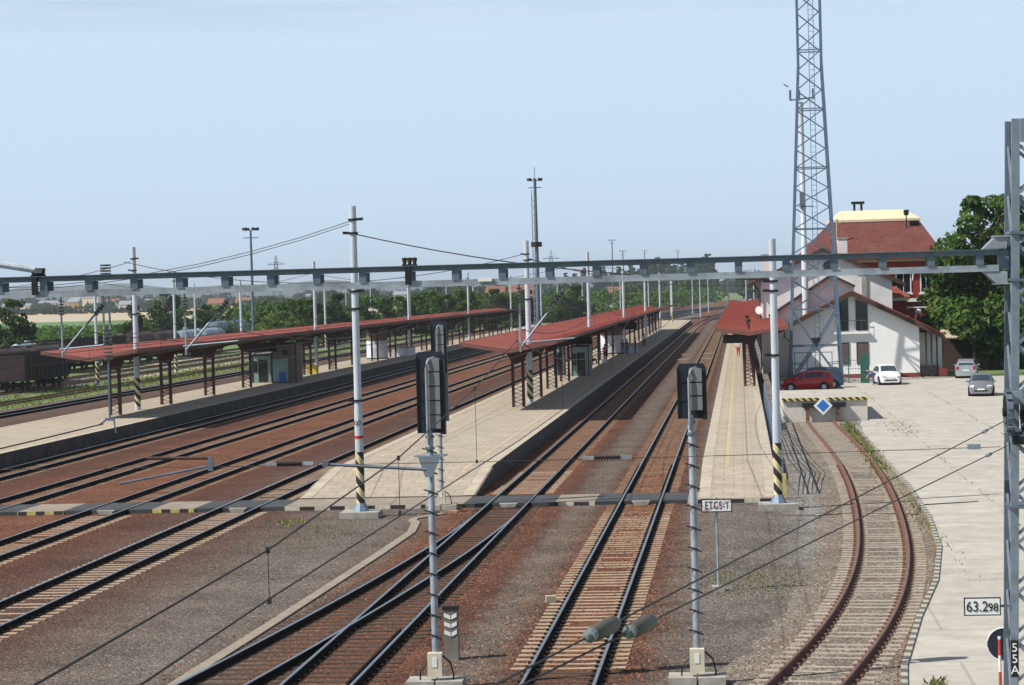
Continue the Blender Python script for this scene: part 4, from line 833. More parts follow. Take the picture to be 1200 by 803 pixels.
b = MB(); b.bar((-.9, 0, 24.5), (1.3, 0, 24.7), .12, .12); b.bar((-.9, 0, 24.5), (-.9, 0, 25.4), .2, .2); b.bar((1.1, 0, 24.5), (1.1, 0, 25.5), .16, .16); b.cbox((-.2, -.2, 24.9), (.35, .3, .9)); b.cbox((-1.25, -.1, 25.8), (.5, .1, .1), 0, (0, .5, 0)); b.build('antennas', 'galvd', mo, world=False)
b = MB(); b.box(-.4, -.4, 15.0, .9, .4, 15.08); b.cbox((-.1, -.35, 15.7), (.4, .3, 1.2)); b.build('equipment', 'galvd', mo, world=False)

# ------------------------------------------------------------------ buildings
def gable_roof(xl, zl, xa, za, xr, zr, y0, y1, th, m='tile', under='timber'):
    a = MB(); a.prism([(xl, y0, zl), (xa, y0, za), (xr, y0, zr), (xr, y0, zr-.06), (xa, y0, za-.06), (xl, y0, zl-.06)], (0, y1-y0, 0))
    c = MB(); c.prism([(xl+.05, y0-.01, zl-.063), (xa, y0-.01, za-.063), (xr-.05, y0-.01, zr-.063), (xr-.05, y0-.01, zr-th), (xa, y0-.01, za-th-.05), (xl+.05, y0-.01, zl-th)], (0, y1-y0+.02, 0))
    return a, c
wh = thing('white_gabled_house', 'white gabled house with tall windows under a red tiled roof, behind the tower', 'building', (9.5, 196, 0)); wh.rotation_euler = (0, 0, -.05)
a, c = gable_roof(3.0, 4.3, 9.42, 7.5, 17.15, 3.62, 195.1, 205.5, .42); a.build('roof', 'tile', wh); c.build('roof_underside', 'timber', wh)
b = MB(); b.prism([(4.1, 196, .4), (15, 196, .4), (15, 196, 4.28), (9.42, 196, 7.06), (4.1, 196, 4.42)], (0, 9, 0)); b.build('wall', 'render', wh)
b = MB(); b.box(4.05, 195.96, -.1, 15.04, 205.02, .42); b.build('plinth', 'plinth', wh)
def window(parent, x0, z0, x1, z1, y, frame='white', glass='glass', mull=1, slope=0, fw_=.08):
    f = MB(); d = .07
    f.box(x0, y-d, z0, x1, y-.003, z0+fw_); f.prism([(x0, y-d, z1-fw_), (x1, y-d, z1-fw_-slope), (x1, y-d, z1-slope), (x0, y-d, z1)], (0, d-.003, 0))
    f.box(x0, y-d, z0+fw_, x0+fw_, y-.003, z1-fw_-max(0, 0)); f.box(x1-fw_, y-d, z0+fw_, x1, y-.003, z1-fw_-slope)
    for i in range(mull): xm = x0+(x1-x0)*(i+1)/(mull+1); f.box(xm-.03, y-d+.01, z0+fw_, xm+.03, y-.004, z1-fw_-slope*.6)
    w = f.build('window', frame, parent)
    g_ = MB(); g_.prism([(x0+fw_, y-.045, z0+fw_), (x1-fw_, y-.045, z0+fw_), (x1-fw_, y-.045, z1-fw_-slope), (x0+fw_, y-.045, z1-fw_-slope*.1)], (0, .03, 0)); g_.build('pane', glass, w); return w
window(wh, 8.35, 4.08, 9.15, 6.75, 196, 'glass', 'glass', 0, -.18, .05); window(wh, 9.75, 4.08, 10.75, 6.75, 196, 'glass', 'glass', 0, .38, .05)
window(wh, 8.25, 1.25, 9.15, 3.1, 196, 'glass', 'blind', 0, 0, .06); window(wh, 9.75, 1.25, 10.75, 3.1, 196, 'glass', 'blind', 0, 0, .06)
b = MB(); b.box(7.9, 195.68, 3.82, 10.85, 195.997, 4.0); b.build('balcony_sill', 'render', wh)
b = MB()
for z in (4.95,): b.bar((8.0, 195.75, z), (10.8, 195.75, z), .04, .04)
for x in np.arange(8.0, 10.85, .55): b.bar((x, 195.75, 4.0), (x, 195.75, 4.95), .025, .025)
b.build('balcony_rail', 'galvd', wh)
# porch on the right
b = MB(); b.box(15.0, 200, -.05, 17.0, 205, 3.7); b.build('porch_wall', 'render', wh)
for x in (15.55, 16.0, 16.45, 16.95): b = MB(); b.box(x-.07, 196.2, 0, x+.07, 196.34, 3.75); b.build('porch_post', 'timber', wh)
b = MB(); b.box(15.1, 196.3, .02, 16.6, 200, 1.0); b.build('porch_parapet', 'glass', wh)
b = MB(); b.box(16.6, 195.7, 0, 17.3, 196.1, .75); b.build('planter', 'plinth', wh)
b = MB(); b.tube([(3.75, 195.9, 4.1), (3.7, 195.9, 3.7), (4.3, 195.88, 3.2), (4.3, 195.88, .2)], .06, 8); b.build('downpipe', 'dark', wh)
mid = thing('grey_gabled_annex', 'grey gabled annex showing above the left roof slope of the white house', 'building', (8.3, 206, 0))
a, c = gable_roof(2.6, 5.4, 8.25, 8.95, 10.3, 7.9, 206.0, 211.4, .16); a.build('roof', 'dark', mid); c.build('roof_underside', 'timber', mid)
b = MB(); b.prism([(3.2, 206.6, 0), (10.2, 206.6, 0), (10.2, 206.6, 7.75), (8.25, 206.6, 8.75), (3.2, 206.6, 5.6)], (0, 5, 0)); b.build('wall', 'greyrender', mid)
rb = thing('grey_station_building', 'taller pale grey building with wide gable, right behind the station canopy', 'building', (8, 213, 0))
a, c = gable_roof(.75, 8.25, 7.8, 11.5, 15.2, 8.0, 212.45, 232, .34, 'tileold'); a.build('roof', 'tileold', rb); c.build('roof_underside', 'timber', rb)
b = MB(); b.prism([(2.0, 213, 0), (13.95, 213, 0), (13.95, 213, 8.3), (7.8, 213, 11.1), (2.0, 213, 8.5)], (0, 18, 0)); b.build('wall', 'greyrender', rb)
b = MB(); b.tube([(8.25, 212.99, 9.75), (8.25, 212.9, 9.75)], .52, 18); b.build('oval_window', 'glass', rb)
b = MB(); b.box(11.2, 212.85, 5, 11.65, 212.997, 9.2); b.build('flue', 'concrete', rb)
for x, y, z in ((2.2, 219, 10.9), (9.6, 224, 12.4)):
    b = MB(); b.box(x, y, z-3, x+.9, y+.9, z); q = b.build('chimney', 'greyrender', rb); b = MB(); b.box(x-.08, y-.08, z+.002, x+.98, y+.98, z+.15); b.build('chimney_cap', 'concrete', q)
b = MB(); b.box(1.2, 211.9, 8.15, 1.5, 231, 8.3); b.tube([(1.35, 212, 8.15), (1.9, 212.8, 7.6), (1.9, 212.9, .3)], .06, 8); b.build('gutter', 'dark', rb)
# brick station building
rs = thing('red_brick_station', 'red brick station house with a big hipped tile roof and cream metal top', 'building', (13.7, 248, 0))
b = MB(); b.box(6.9, 240, 0, 20.6, 256, 10.4); b.build('wall', 'brick', rs)
x0, x1, y0, y1 = 5.8, 21.25, 239.2, 256.8
b = MB(); lo = [(x0, y0, 10.6), (x1, y0, 10.6), (x1, y1, 10.6), (x0, y1, 10.6)]; hi = [(9.75, 244.6, 14.5), (19.0, 244.6, 14.5), (19.0, 251.4, 14.5), (9.75, 251.4, 14.5)]; lb = [(x, y, 10.42) for x, y, _ in lo]
b.add(lo+hi+lb, [(0, 1, 5, 4), (1, 2, 6, 5), (2, 3, 7, 6), (3, 0, 4, 7), (8, 9, 1, 0), (9, 10, 2, 1), (10, 11, 3, 2), (11, 8, 0, 3), (11, 10, 9, 8)]); b.build('roof', 'tileold', rs)
b = MB(); lo = [(x-(.12 if i in (0, 3) else -.12), y-(.12 if i < 2 else -.12), 14.5) for i, (x, y, z) in enumerate(hi)]; mi = [(x, y, 14.75) for x, y, z in lo]; tp = [(10.9, 246.5, 15.75), (17.6, 246.5, 15.75), (17.6, 249.5, 15.75), (10.9, 249.5, 15.75)]
b.add(lo+mi+tp, [(0, 1, 5, 4), (1, 2, 6, 5), (2, 3, 7, 6), (3, 0, 4, 7), (4, 5, 9, 8), (5, 6, 10, 9), (6, 7, 11, 10), (7, 4, 8, 11), (8, 9, 10, 11), (3, 2, 1, 0)]); b.build('roof_top', 'creamroof', rs)
b = MB(); b.box(6.5, 239.5, 10.2, 20.95, 239.99, 10.41); b.build('cornice', 'creamroof', rs)
b = MB(); b.box(12.35, 247.2, 15.7, 12.55, 248.4, 16.5); b.box(13.1, 247.2, 15.7, 13.3, 248.4, 16.5); b.box(12.15, 247, 16.5, 13.5, 248.6, 16.75); b.build('roof_vent', 'dark', rs)
b = MB(); b.tube([(17.6, 243.5, 13.1), (17.6, 243.5, 15.0), (17.6, 243.5, 15.05), (17.6, 243.5, 15.6)], [.06, .06, .25, .3], 8); b.cbox((18.4, 243.9, 14.1), (.95, .25, .6)); b.build('roof_mast', 'dark', rs)
b = MB(); b.tube([(10.3, 241.5, 11.9), (10.3, 241.5, 14.8)], .09, 8); b.bar((9.3, 241.5, 14.0), (11.0, 241.5, 14.5), .05, .05); b.build('antenna', 'concrete', rs)
b = MB(); b.box(9.8, 241.1, 10.9, 10.9, 242, 12.1); b.build('chimney', 'concrete', rs)
for (x0, x1, z0, z1) in ((14.35, 15.35, 7.3, 9.3), (16.1, 17.7, 6.9, 9.2), (18.6, 19.8, 6.9, 9.2), (16.1, 17.4, 2.5, 4.6)):
    window(rs, x0, z0, x1, z1, 240, 'white', 'glass', 1, 0, .12)
    b = MB(); b.box(x0-.15, 239.85, z0-.16, x1+.15, 239.997, z0-.003); b.build('window_sill', 'white', rs)
for z0, z1, d in ((6.0, 6.35, .35), (5.35, 5.5, .15)): b = MB(); b.box(15.6, 240-d, z0, 20.8, 239.997, z1); b.build('string_course', 'white', rs)
wg = thing('red_brick_wing', 'low red brick wing with small orange hipped roof, beside the red station house', 'building', (15.2, 235, 0))
b = MB(); b.box(13.6, 232, 0, 16.6, 239.6, 6.2); b.build('wall', 'brick', wg)
b = MB(); b.box(13.3, 231.7, 6.2, 16.9, 239.5, 6.55); b.build('cornice', 'creamroof', wg)
b = MB(); b.add([(13.2, 231.6, 6.56), (17.0, 231.6, 6.56), (17.0, 239.1, 6.56), (13.2, 239.1, 6.56), (14.4, 235, 8.2), (15.0, 235, 8.2)], [(0, 1, 5, 4), (1, 2, 5), (2, 3, 4, 5), (3, 0, 4), (3, 2, 1, 0)]); b.build('roof', 'tile', wg)
b = MB(); b.box(14.0, 231.2, 0, 16.1, 231.98, 5.1); b.build('oriel', 'brick', wg)
b = MB(); b.prism([(16.65, 232.5, 4.5), (18.4, 232.5, 3.2), (18.4, 232.5, 3.05), (16.65, 232.5, 4.3)], (0, 6, 0)); b.build('lean_to_roof', 'roofG', wg)
for x, y, z, lab in ((15.0, 238.9, 9.1, 'white round lamp before the red brick wall, upper left'), (17.9, 239.4, 9.1, 'white round lamp before the red brick wall, upper right'), (18.0, 238.5, 4.95, 'white round lamp low before the red brick wall')):
    t = thing('wall_lamp', lab, 'lamp', (x, y, z)); b = MB(); b.tube([(0, 0, -.1), (0, 0, 0), (.25, 0, .1), (.5, 0, .1)], [.1, .2, .26, .12], 10); b.build('lamp_globe', 'white', t, 'auto', False); b = MB(); b.tube([(0, 0, -.1), (-.1, .1, -.9)], .06, 6); b.build('lamp_arm', 'white', t, world=False)
t = thing('satellite_dish', 'white satellite dish on the red canopy roof before the grey building', 'satellite dish', (1.75, 203, 5.2)); t.scale = (.75, .75, .75)
b = MB()
for i in range(5):
    pass
rings = [(.05, -.10), (.22, -.08), (.38, -.03), (.47, .04)]
b.tube([(-.05-d*.4, -.02-d, 1.0) for r, d in rings], [max(r, .01) for r, d in rings], 20); b.build('dish', 'white', t, 'auto', False)
b = MB(); b.tube([(0, .05, -.1), (0, .05, 1.0)], .04, 6); b.bar((0, -.6, .7), (0, 0, .6), .03, .03); b.build('stand', 'galvd', t, world=False)
b = MB(); b.box(-.5, .3, -.02, .3, 1.1, .35); b.build('base_box', 'fascia', t, world=False)
for x, y, lab in ((.65, 175, 'small dark vent pipe on the station canopy roof, nearer one'), (.6, 196, 'small dark vent pipe on the station canopy roof, farther one')):
    t = thing('roof_vent_pipe', lab, 'vent pipe', (x, y, 4.85)); b = MB(); b.tube([(0, 0, 0), (0, 0, .45)], .09, 8); b.build('pipe', 'colsteel', t, 'auto', False); b = MB(); b.tube([(0, 0, .5), (0, 0, .75)], .16, 8); b.build('cowl', 'dark', t, 'auto', False)
# yard edge: shelter, gate, sheds, logs, wall
t = thing('timber_shelter', 'open timber shelter with pale sloping roof beside the white house porch', 'shelter', (19, 206, 0))
b = MB(); b.prism([(17.4, 205, 3.0), (20.6, 205, 3.0), (21.0, 208, 3.6), (17.9, 208, 3.9)], (0, 0, .1)); b.build('roof', 'sand', t)
b = MB(); b.box(17.6, 207.6, 0, 20.7, 208, 3.3); b.build('back_wall', 'timber', t)
for x in (17.6, 20.4): b = MB(); b.box(x, 205.1, 0, x+.12, 205.22, 3.0); b.build('post', 'timber', t)
t = thing('green_gate', 'green framed gate of weathered boards under the big tree', 'gate', (22.6, 212, 0))
b = MB(); b.box(20.6, 212, 0, 24.6, 212.1, 3.6); b.build('boards', 'greypost', t)
for x in (21.6, 24.0): b = MB(); b.box(x, 211.8, 0, x+.3, 211.98, 3.4); b.build('gate_post', 'greenpaint', t)
t = thing('log_shed', 'open log shed with flat grey roof right of the green gate', 'shed', (27, 211, 0))
b = MB(); b.box(24.9, 209.5, 3.1, 29.5, 213, 3.25); b.build('roof', 'greypost', t); b = MB(); b.box(25, 212.6, 0, 29.4, 212.8, 3.1); b.build('back_wall', 'timber', t)
for x in (25, 29.2): b = MB(); b.box(x, 209.7, 0, x+.15, 209.85, 3.1); b.build('post', 'timber', t)
b = MB()
for i in range(90):
    x, z = random.gauss(26.6, .8), 0; z = max(.1, random.uniform(.05, 2.6-abs(x-26.6)*1.0)); y = random.uniform(208.2, 210.5); b.tube([(x, y, z), (x+random.uniform(-.2, .2), y+.5, z+random.uniform(-.1, .1))], random.uniform(.09, .16), 7)
stuff(b.build('firewood_heap', 'log'))
for x0_, x1_, lab in ((29.6, 34, 'pale concrete wall panel at the right picture edge behind the column'),):
    t = thing('concrete_wall', lab, 'wall', (x0_, 208, 0)); b = MB(); b.box(x0_, 208, 0, x1_, 208.2, 2.3); b.build('panel', 'houseW', t); b = MB(); b.box(x0_-.05, 207.95, 2.303, x1_+.05, 208.25, 2.4); b.build('coping', 'concrete', t)
t = thing('green_fence', 'green mesh fence and rails around the foot of the radio tower', 'fence', (9.5, 187, .06))
for x in (8.6, 9.7): b = MB(); b.box(x, 186.9, .06, x+.08, 187, 2.3); b.build('fence_post', 'greenpaint', t)
b = MB()
for z in (.5, 1.2, 1.9): b.bar((8.4, 187, z), (10.1, 187, z), .04, .04)
for x in np.arange(8.4, 10.1, .2): b.bar((x, 187, .1), (x, 187, 1.9), .015, .015)
b.build('rails', 'galvd', t)
b = MB(); b.box(9.75, 186.2, .06, 10.25, 186.5, 2.5); b.box(9.55, 186.4, .06, 9.7, 186.5, 2.2); b.build('gate_leaf', 'greenpaint', t)
t = thing('tower_railing', 'grey pipe railing between the red car and the tower legs', 'railing', (5.5, 187, .06))
b = MB(); b.bar((4.2, 187, 2.6), (7.4, 187, 2.6), .07, .07); b.bar((4.2, 187, 1.3), (7.4, 187, 1.3), .05, .05); b.build('rails', 'bluegrey', t)
for x in (4.3, 5.3, 6.3, 7.3): b = MB(); b.box(x, 186.95, .06, x+.07, 187.02, 2.6); b.build('post', 'bluegrey', t)

# ------------------------------------------------------------------ cars
def car(label, loc, rz, paint, Lc=3.9, Wc=1.68, Hc=1.5, kind='hatch'):
    t = thing('parked_car', label, 'car', loc, rz, 'cars parked in the yard')
    # stations along x (front +): x, hood/roof height, belt height, half width low, half width top
    h = Lc/2
    if kind == 'estate': st = [(-h, .62, .62, .70, .6), (-h+.05, .98, .92, .78, .66), (-h+.22, Hc-.12, .98, .82, .56), (-h+.6, Hc-.02, .97, .84, .58), (-.3, Hc, .95, .84, .6), (.35, Hc-.04, .93, .84, .59), (1.12, 1.0, .90, .83, .68), (1.7, .90, .84, .8, .64), (h-.12, .76, .74, .72, .58), (h, .52, .5, .64, .5)]
    else: st = [(-h, .60, .60, .70, .58), (-h+.04, 1.0, .95, .77, .66), (-h+.28, Hc-.14, 1.0, .81, .55), (-h+.6, Hc-.03, .98, .83, .57), (-.25, Hc, .95, .84, .59), (.3, Hc-.05, .92, .84, .58), (1.0, 1.02, .89, .83, .68), (1.5, .90, .82, .8, .62), (h-.1, .74, .70, .72, .56), (h, .5, .48, .62, .5)]
    sc = Wc/1.68; secs = []
    for x, zt, zb, wl, wt in st: secs.append([(x, -wl*sc*.93, .2), (x, -wl*sc, .42), (x, -wl*sc*.985, zb), (x, -wt*sc, zt), (x, 0, zt+.025), (x, wt*sc, zt), (x, wl*sc*.985, zb), (x, wl*sc, .42), (x, wl*sc*.93, .2)])
    b = MB(); n = 9; vs = [p for s in secs for p in s]; fs = []
    for i in range(len(secs)-1):
        for k in range(n): k2 = (k+1) % n; fs.append((i*n+k, (i+1)*n+k, (i+1)*n+k2, i*n+k2))
    fs.append(tuple(range(n))); fs.append(tuple((len(secs)-1)*n+k for k in range(n))[::-1]); b.add(vs, fs); b.build('body', paint, t, 'auto', False)
    X = np.array([s[0] for s in st])
    def sec(x): return [float(np.interp(x, X, [s[i] for s in st])) for i in (1, 2, 3, 4)]
    def side(x, u, s, o=.012): zt, zb, wl, wt = sec(x); y = (wl*.985*(1-u)+wt*u)*sc; return (x, s*(y+o), zb*(1-u)+zt*u)
    for s in (-1, 1):
        for xa, xb, xc, xd in ((-h+.36, -.72, -.72, -h+.5), (-.62, .12, .12, -.62), (.2, .95, .42, .2)):
            b = MB(); pts = [side(xa, .1, s), side(xb, .1, s), side(xc, .85, s), side(xd, .85, s)]; b.add(pts, [(0, 1, 2, 3) if s < 0 else (3, 2, 1, 0)]); b.build('side_window', 'carglass', t, world=False)
    # windscreen and rear window
    for xa, xb, nm in ((.95, .40, 'windscreen'), (-h+.09, -h+.3, 'rear_window')):
        za, _, _, wa = sec(xa); zb_, _, _, wb = sec(xb); o = .03; dx = o if xa > 0 else -o
        b = MB(); P = []
        for x, z, w in ((xa, za, wa), (xb, zb_, wb)):
            for k in (-.9, 0, .9): P.append((x+dx, w*sc*k, z+.012+(.022 if k == 0 else 0)+(.02 if xa > 0 else 0)))
        b.add(P, [(0, 1, 4, 3), (1, 2, 5, 4)]); b.build(nm, 'carglass', t, world=False)
    for x in (-h*.64, h*.64):
        for s in (-1, 1):
            y = s*Wc*.5
            b = MB(); b.tube([(x, y-s*.2, .30), (x, y+s*.012, .30)], .30, 18); w = b.build('wheel', 'tyre', t, 'auto', False)
            b = MB(); b.tube([(x, y+s*.014, .30), (x, y+s*.022, .30)], .19, 14); b.build('rim', 'rim', w, world=False)
            b = MB(); b.tube([(x, y-s*.02, .33), (x, y+s*.006, .33)], .37, 18); b.build('wheel_arch', 'black', t, world=False)
    for s in (-1, 1):
        b = MB(); b.cbox((h-.13, s*.56*sc, .68), (.2, .3, .14), 0, (0, .3, s*.35)); b.build('headlight', 'lampw', t, 'auto', False)
        b = MB(); b.cbox((-h+.04, s*.64*sc, .85), (.1, .2, .26)); b.build('tail_light', 'lampr', t, world=False)
        b = MB(); b.cbox((.85, s*(.90*sc), 1.0), (.14, .18, .13)); b.build('mirror', paint, t, 'auto', False)
    b = MB(); b.box(h-.03, -.45*sc, .34, h+.015, .45*sc, .44); b.build('grille', 'black', t, world=False)
    b = MB(); b.box(h-.05, -.3*sc, .5, h+.01, .3*sc, .56); b.build('air_intake', 'black', t, world=False)
    for x, s in ((h+.017, 1), (-h-.02, -1)): b = MB(); b.box(x-.006, -.26, .44 if s > 0 else .6, x+.006, .26, .55 if s > 0 else .71); b.build('number_plate', 'signwhite', t, world=False)
    b = MB(); b.box(-h+.25, -Wc*.46, .12, h-.25, Wc*.46, .24); b.build('underbody', 'black', t, world=False)
    return t
car('red hatchback parked sideways behind the loading dock', (4.95, 175.5, .06), pi, 'carred', 3.9, 1.7, 1.5)
car('dark blue car whose roof shows behind the red hatchback', (5.7, 179.5, .06), pi, 'carblue', 4.3, 1.74, 1.62, 'estate')
car('white hatchback facing the camera in front of the white house', (11.45, 183.5, .06), -pi/2+.1, 'carwhite', 4.1, 1.75, 1.55)
car('silver estate seen from behind, near the timber shelter', (18.6, 193, .06), pi/2-.12, 'carsilver', 4.5, 1.78, 1.52, 'estate')
car('grey hatchback facing the camera beside the lattice column', (16.7, 163, .06), -pi/2-.12, 'cargrey', 4.1, 1.75, 1.5)

# ------------------------------------------------------------------ people
def person(label, loc, rz, shirt, trousers, hairm='hair', pose='stand', hgt=1.72, carry=None):
    t = thing('person', label, 'person', loc, rz); k = hgt/1.72
    J = dict(pel=(0, 0, .93), sp=(0, .0, 1.12), ch=(0, .01, 1.34), nk=(0, 0, 1.47), hd=(0, -.01, 1.56), ht=(0, -.015, 1.68))
    for s, n in ((-1, 'l'), (1, 'r')):
        J.update({n+'sh': (s*.17, .01, 1.39), n+'el': (s*.235, .03, 1.12), n+'wr': (s*.23, -.07, .88), n+'ha': (s*.225, -.1, .80), n+'hp': (s*.09, 0, .88), n+'kn': (s*.1, -.02, .48), n+'an': (s*.1, .03, .08), n+'to': (s*.115, -.13, .03)})
    if pose == 'walk':
        J.update(lkn=(-.1, -.14, .5), lan=(-.1, -.24, .1), lto=(-.11, -.4, .06), rkn=(.1, .06, .48), ran=(.1, .26, .12), rto=(.11, .14, .03), lwr=(-.24, .12, .88), lha=(-.24, .13, .8), rwr=(.24, -.2, .92), rha=(.24, -.25, .85))
    if pose == 'bend':
        for q, (y, z) in dict(sp=(-.12, 1.03), ch=(-.3, 1.12), nk=(-.43, 1.13), hd=(-.52, 1.12), ht=(-.62, 1.06)).items(): J[q] = (J[q][0], y, z)
        for s, n in ((-1, 'l'), (1, 'r')): J[n+'sh'] = (s*.17, -.36, 1.1); J[n+'el'] = (s*.2, -.42, .82); J[n+'wr'] = (s*.14, -.52, .6); J[n+'ha'] = (s*.12, -.56, .52)
    if pose == 'sit':
        for q in J: J[q] = (J[q][0], J[q][1], J[q][2]-.42)
        for s, n in ((-1, 'l'), (1, 'r')): J[n+'kn'] = (s*.11, -.42, .48); J[n+'an'] = (s*.11, -.42, .08); J[n+'to'] = (s*.12, -.56, .03); J[n+'wr'] = (s*.16, -.3, .56); J[n+'ha'] = (s*.14, -.38, .55)
    Rr = dict(pel=.135, sp=.12, ch=.14, nk=.055, hd=.095, ht=.075, sh=.07, el=.045, wr=.032, ha=.035, hp=.095, kn=.06, an=.042, to=.032)
    E0 = [('pel', 'sp'), ('sp', 'ch'), ('ch', 'nk'), ('nk', 'hd'), ('hd', 'ht')]+[e for n in 'lr' for e in (('ch', n+'sh'), (n+'sh', n+'el'), (n+'el', n+'wr'), (n+'wr', n+'ha'), ('pel', n+'hp'), (n+'hp', n+'kn'), (n+'kn', n+'an'), (n+'an', n+'to'))]
    def skin(name, names, m, grow, root):
        nm = [j for j in J if j in names]; ed = [(nm.index(a), nm.index(c)) for a, c in E0 if a in nm and c in nm]
        me = bpy.data.meshes.new(name); me.from_pydata([tuple(c*k for c in J[j]) for j in nm], ed, []); me.materials.append(M[m]); o = bpy.data.objects.new(name, me); C.objects.link(o); o.parent = t
        o.modifiers.new('skin', 'SKIN'); sv = me.skin_vertices[0].data
        for i, j in enumerate(nm): r = (Rr.get(j) or Rr[j[1:]])*grow*k; sv[i].radius = (r, r*.8 if j in ('pel', 'sp', 'ch') else r); sv[i].use_root = (j == root)
        o.modifiers.new('sub', 'SUBSURF').render_levels = 2; return o
    skin('body', set(J), 'skin', 1.0, 'pel')
    skin('shirt', {'pel', 'sp', 'ch', 'lsh', 'rsh', 'lel', 'rel'}, shirt, 1.14, 'pel')
    skin('trousers', {'pel', 'lhp', 'rhp', 'lkn', 'rkn', 'lan', 'ran'}, trousers, 1.16, 'pel')
    hx = Vector(J['ht'])*k; b = MB(); b.tube([hx+Vector((0, .03, -.1)), hx+Vector((0, .03, -.03)), hx+Vector((0, .015, .04)), hx+Vector((0, .0, .075))], [.1, .112, .095, .03], 12); b.build('hair', hairm, t, 'auto', False)
    return t
person('person walking far up the station platform in a white top and red shorts', (-.25, 240, PZ+.015), pi, 'c_white', 'c_red', pose='walk')
person('person in grey-blue clothes standing under the middle canopy near the platform edge', (-11.8, 259, PZ+.015), 1.2, 'c_grey', 'c_grey', hgt=1.8)
person('person in dark clothes standing just left of the one in grey-blue', (-12.7, 258, PZ+.015), 2.2, 'c_dark', 'c_blue')
person('person in white top sitting on a bench under the middle canopy', (-14.6, 226, PZ+.015), pi/2, 'c_white', 'c_dark', pose='sit')
person('person in red top standing behind the teal cabins of the middle platform', (-13.9, 236, PZ+.015), .6, 'c_red', 'c_dark')
person('person in dark jacket and grey trousers leaning by the round kiosk of the middle platform', (-13.1, 255.5, PZ+.015), -1.0, 'c_dark', 'c_grey')
person('person in white top and dark trousers farthest along the middle platform edge', (-11.9, 285, PZ+.015), 2.8, 'c_white', 'c_dark', pose='walk')
person('person in blue top waiting on the left platform past the yellow bin', (-40.2, 238, PZ+.015), 1.7, 'c_blue', 'c_dark')
person('person in blue clothes bending down beside the white car', (10.35, 182.4, .06), -pi/2, 'c_blue', 'c_blue', pose='bend')
t = thing('luggage_bag', 'small white bag standing on the middle platform before the seated person', 'bag', (-13.6, 230, PZ+.015)); b = MB(); b.box(-.25, -.15, 0, .25, .15, .4); b.build('bag_body', 'c_white', t, world=False); b = MB(); b.tube([(-.12, 0, .4), (-.08, 0, .52), (.08, 0, .52), (.12, 0, .4)], .015, 6); b.build('handle', 'dark', t, world=False)

# ------------------------------------------------------------------ wagons (run along y)
def bogies(t, y0, y1):
    for yc in (y0+2.2, y1-2.2):
        b = MB(); b.box(-1.0, yc-1.3, .45, 1.0, yc+1.3, .75); g_ = b.build('bogie', 'bogie', t, world=False)
        for yw in (yc-.9, yc+.9):
            b = MB(); [b.tube([(s*.75-.06, yw, .46), (s*.75+.06, yw, .46)], .46, 14) for s in (-1, 1)]; b.tube([(-.75, yw, .46), (.75, yw, .46)], .08, 6); b.build('wheelset', 'bogie', g_, 'auto', False)
def openwagon(label, x, y, Ln=13.6, H_=3.35, m='wagon', group=None):
    t = thing('open_wagon', label, 'railway wagon', (x, y, .1), group=group); bogies(t, 0, Ln)
    b = MB(); b.box(-1.4, 0, .95, 1.4, Ln, 1.2); b.build('frame', 'bogie', t, world=False)
    b = MB(); b.box(-1.42, .02, 1.2, -1.36, Ln-.02, H_); b.box(1.36, .02, 1.2, 1.42, Ln-.02, H_); b.box(-1.36, .02, 1.2, 1.36, .08, H_); b.box(-1.36, Ln-.08, 1.2, 1.36, Ln-.02, H_); b.box(-1.36, .08, 1.2, 1.36, Ln-.08, 1.3); b.build('side_walls', m, t, world=False)
    b = MB()
    for s in (-1, 1):
        for y_ in np.linspace(.1, Ln-.1, 12): b.box(s*1.45-.035, y_-.06, 1.15, s*1.45+.035, y_+.06, H_)
        b.box(s*1.44-.05, 0, H_, s*1.44+.05, Ln, H_+.1)
    b.build('stanchions', m, t, world=False); return t
def tankwagon(label, x, y, Ln, m, r=1.35, cap='bogie', marks=False, group=None):
    t = thing('tank_wagon', label, 'railway wagon', (x, y, .1), group=group); bogies(t, 0, Ln)
    b = MB(); b.box(-.9, 0, .9, .9, Ln, 1.1); b.build('frame', 'bogie', t, world=False)
    zc = 1.15+r; b = MB(); b.tube([(0, .45, zc), (0, .6, zc), (0, .8, zc), (0, Ln-.8, zc), (0, Ln-.6, zc), (0, Ln-.45, zc)], [r*.5, r*.9, r, r, r*.9, r*.5], 24); b.build('tank', m, t, 'auto', False)
    b = MB(); b.tube([(0, Ln/2, zc+r-.1), (0, Ln/2, zc+r+.25)], .4, 12); b.build('dome', m, t, 'auto', False)
    b = MB(); b.bar((0, .5, zc+r+.1), (0, Ln-.5, zc+r+.1), .5, .04)
    for y_ in np.linspace(.8, Ln-.8, 6): b.bar((-.3, y_, zc+r-.2), (-.3, y_, zc+r+.1), .04, .04); b.bar((.3, y_, zc+r-.2), (.3, y_, zc+r+.1), .04, .04)
    b.build('walkway', cap, t, world=False)
    b = MB()
    for y_ in (Ln*.22, Ln*.78):
        b.mark()
        for i in range(14): a0, a1 = pi*(-.1+1.2*i/14), pi*(-.1+1.2*(i+1)/14); b.bar(((r+.015)*math.cos(a0), y_, zc+(r+.015)*math.sin(a0)), ((r+.015)*math.cos(a1), y_, zc+(r+.015)*math.sin(a1)), .1, .03)
    b.build_each('tank_strap', cap, t, world=False)
    return t
openwagon('dark brown open wagon cut by the left picture edge, nearest of all wagons', -67.6, 207.5, 14.2, 3.4)
tankwagon('rusty brown tank wagon right behind the open wagon at the left edge', -72.6, 228, 12.5, 'tank')
tankwagon('rusty tank wagon of the second row, hidden by the nearest open wagon', -72.6, 215, 12.5, 'tank')
tankwagon('small pale blue tank wagon above the rusty tank at the left edge', -84.5, 262, 9, 'tankblue', 1.2)
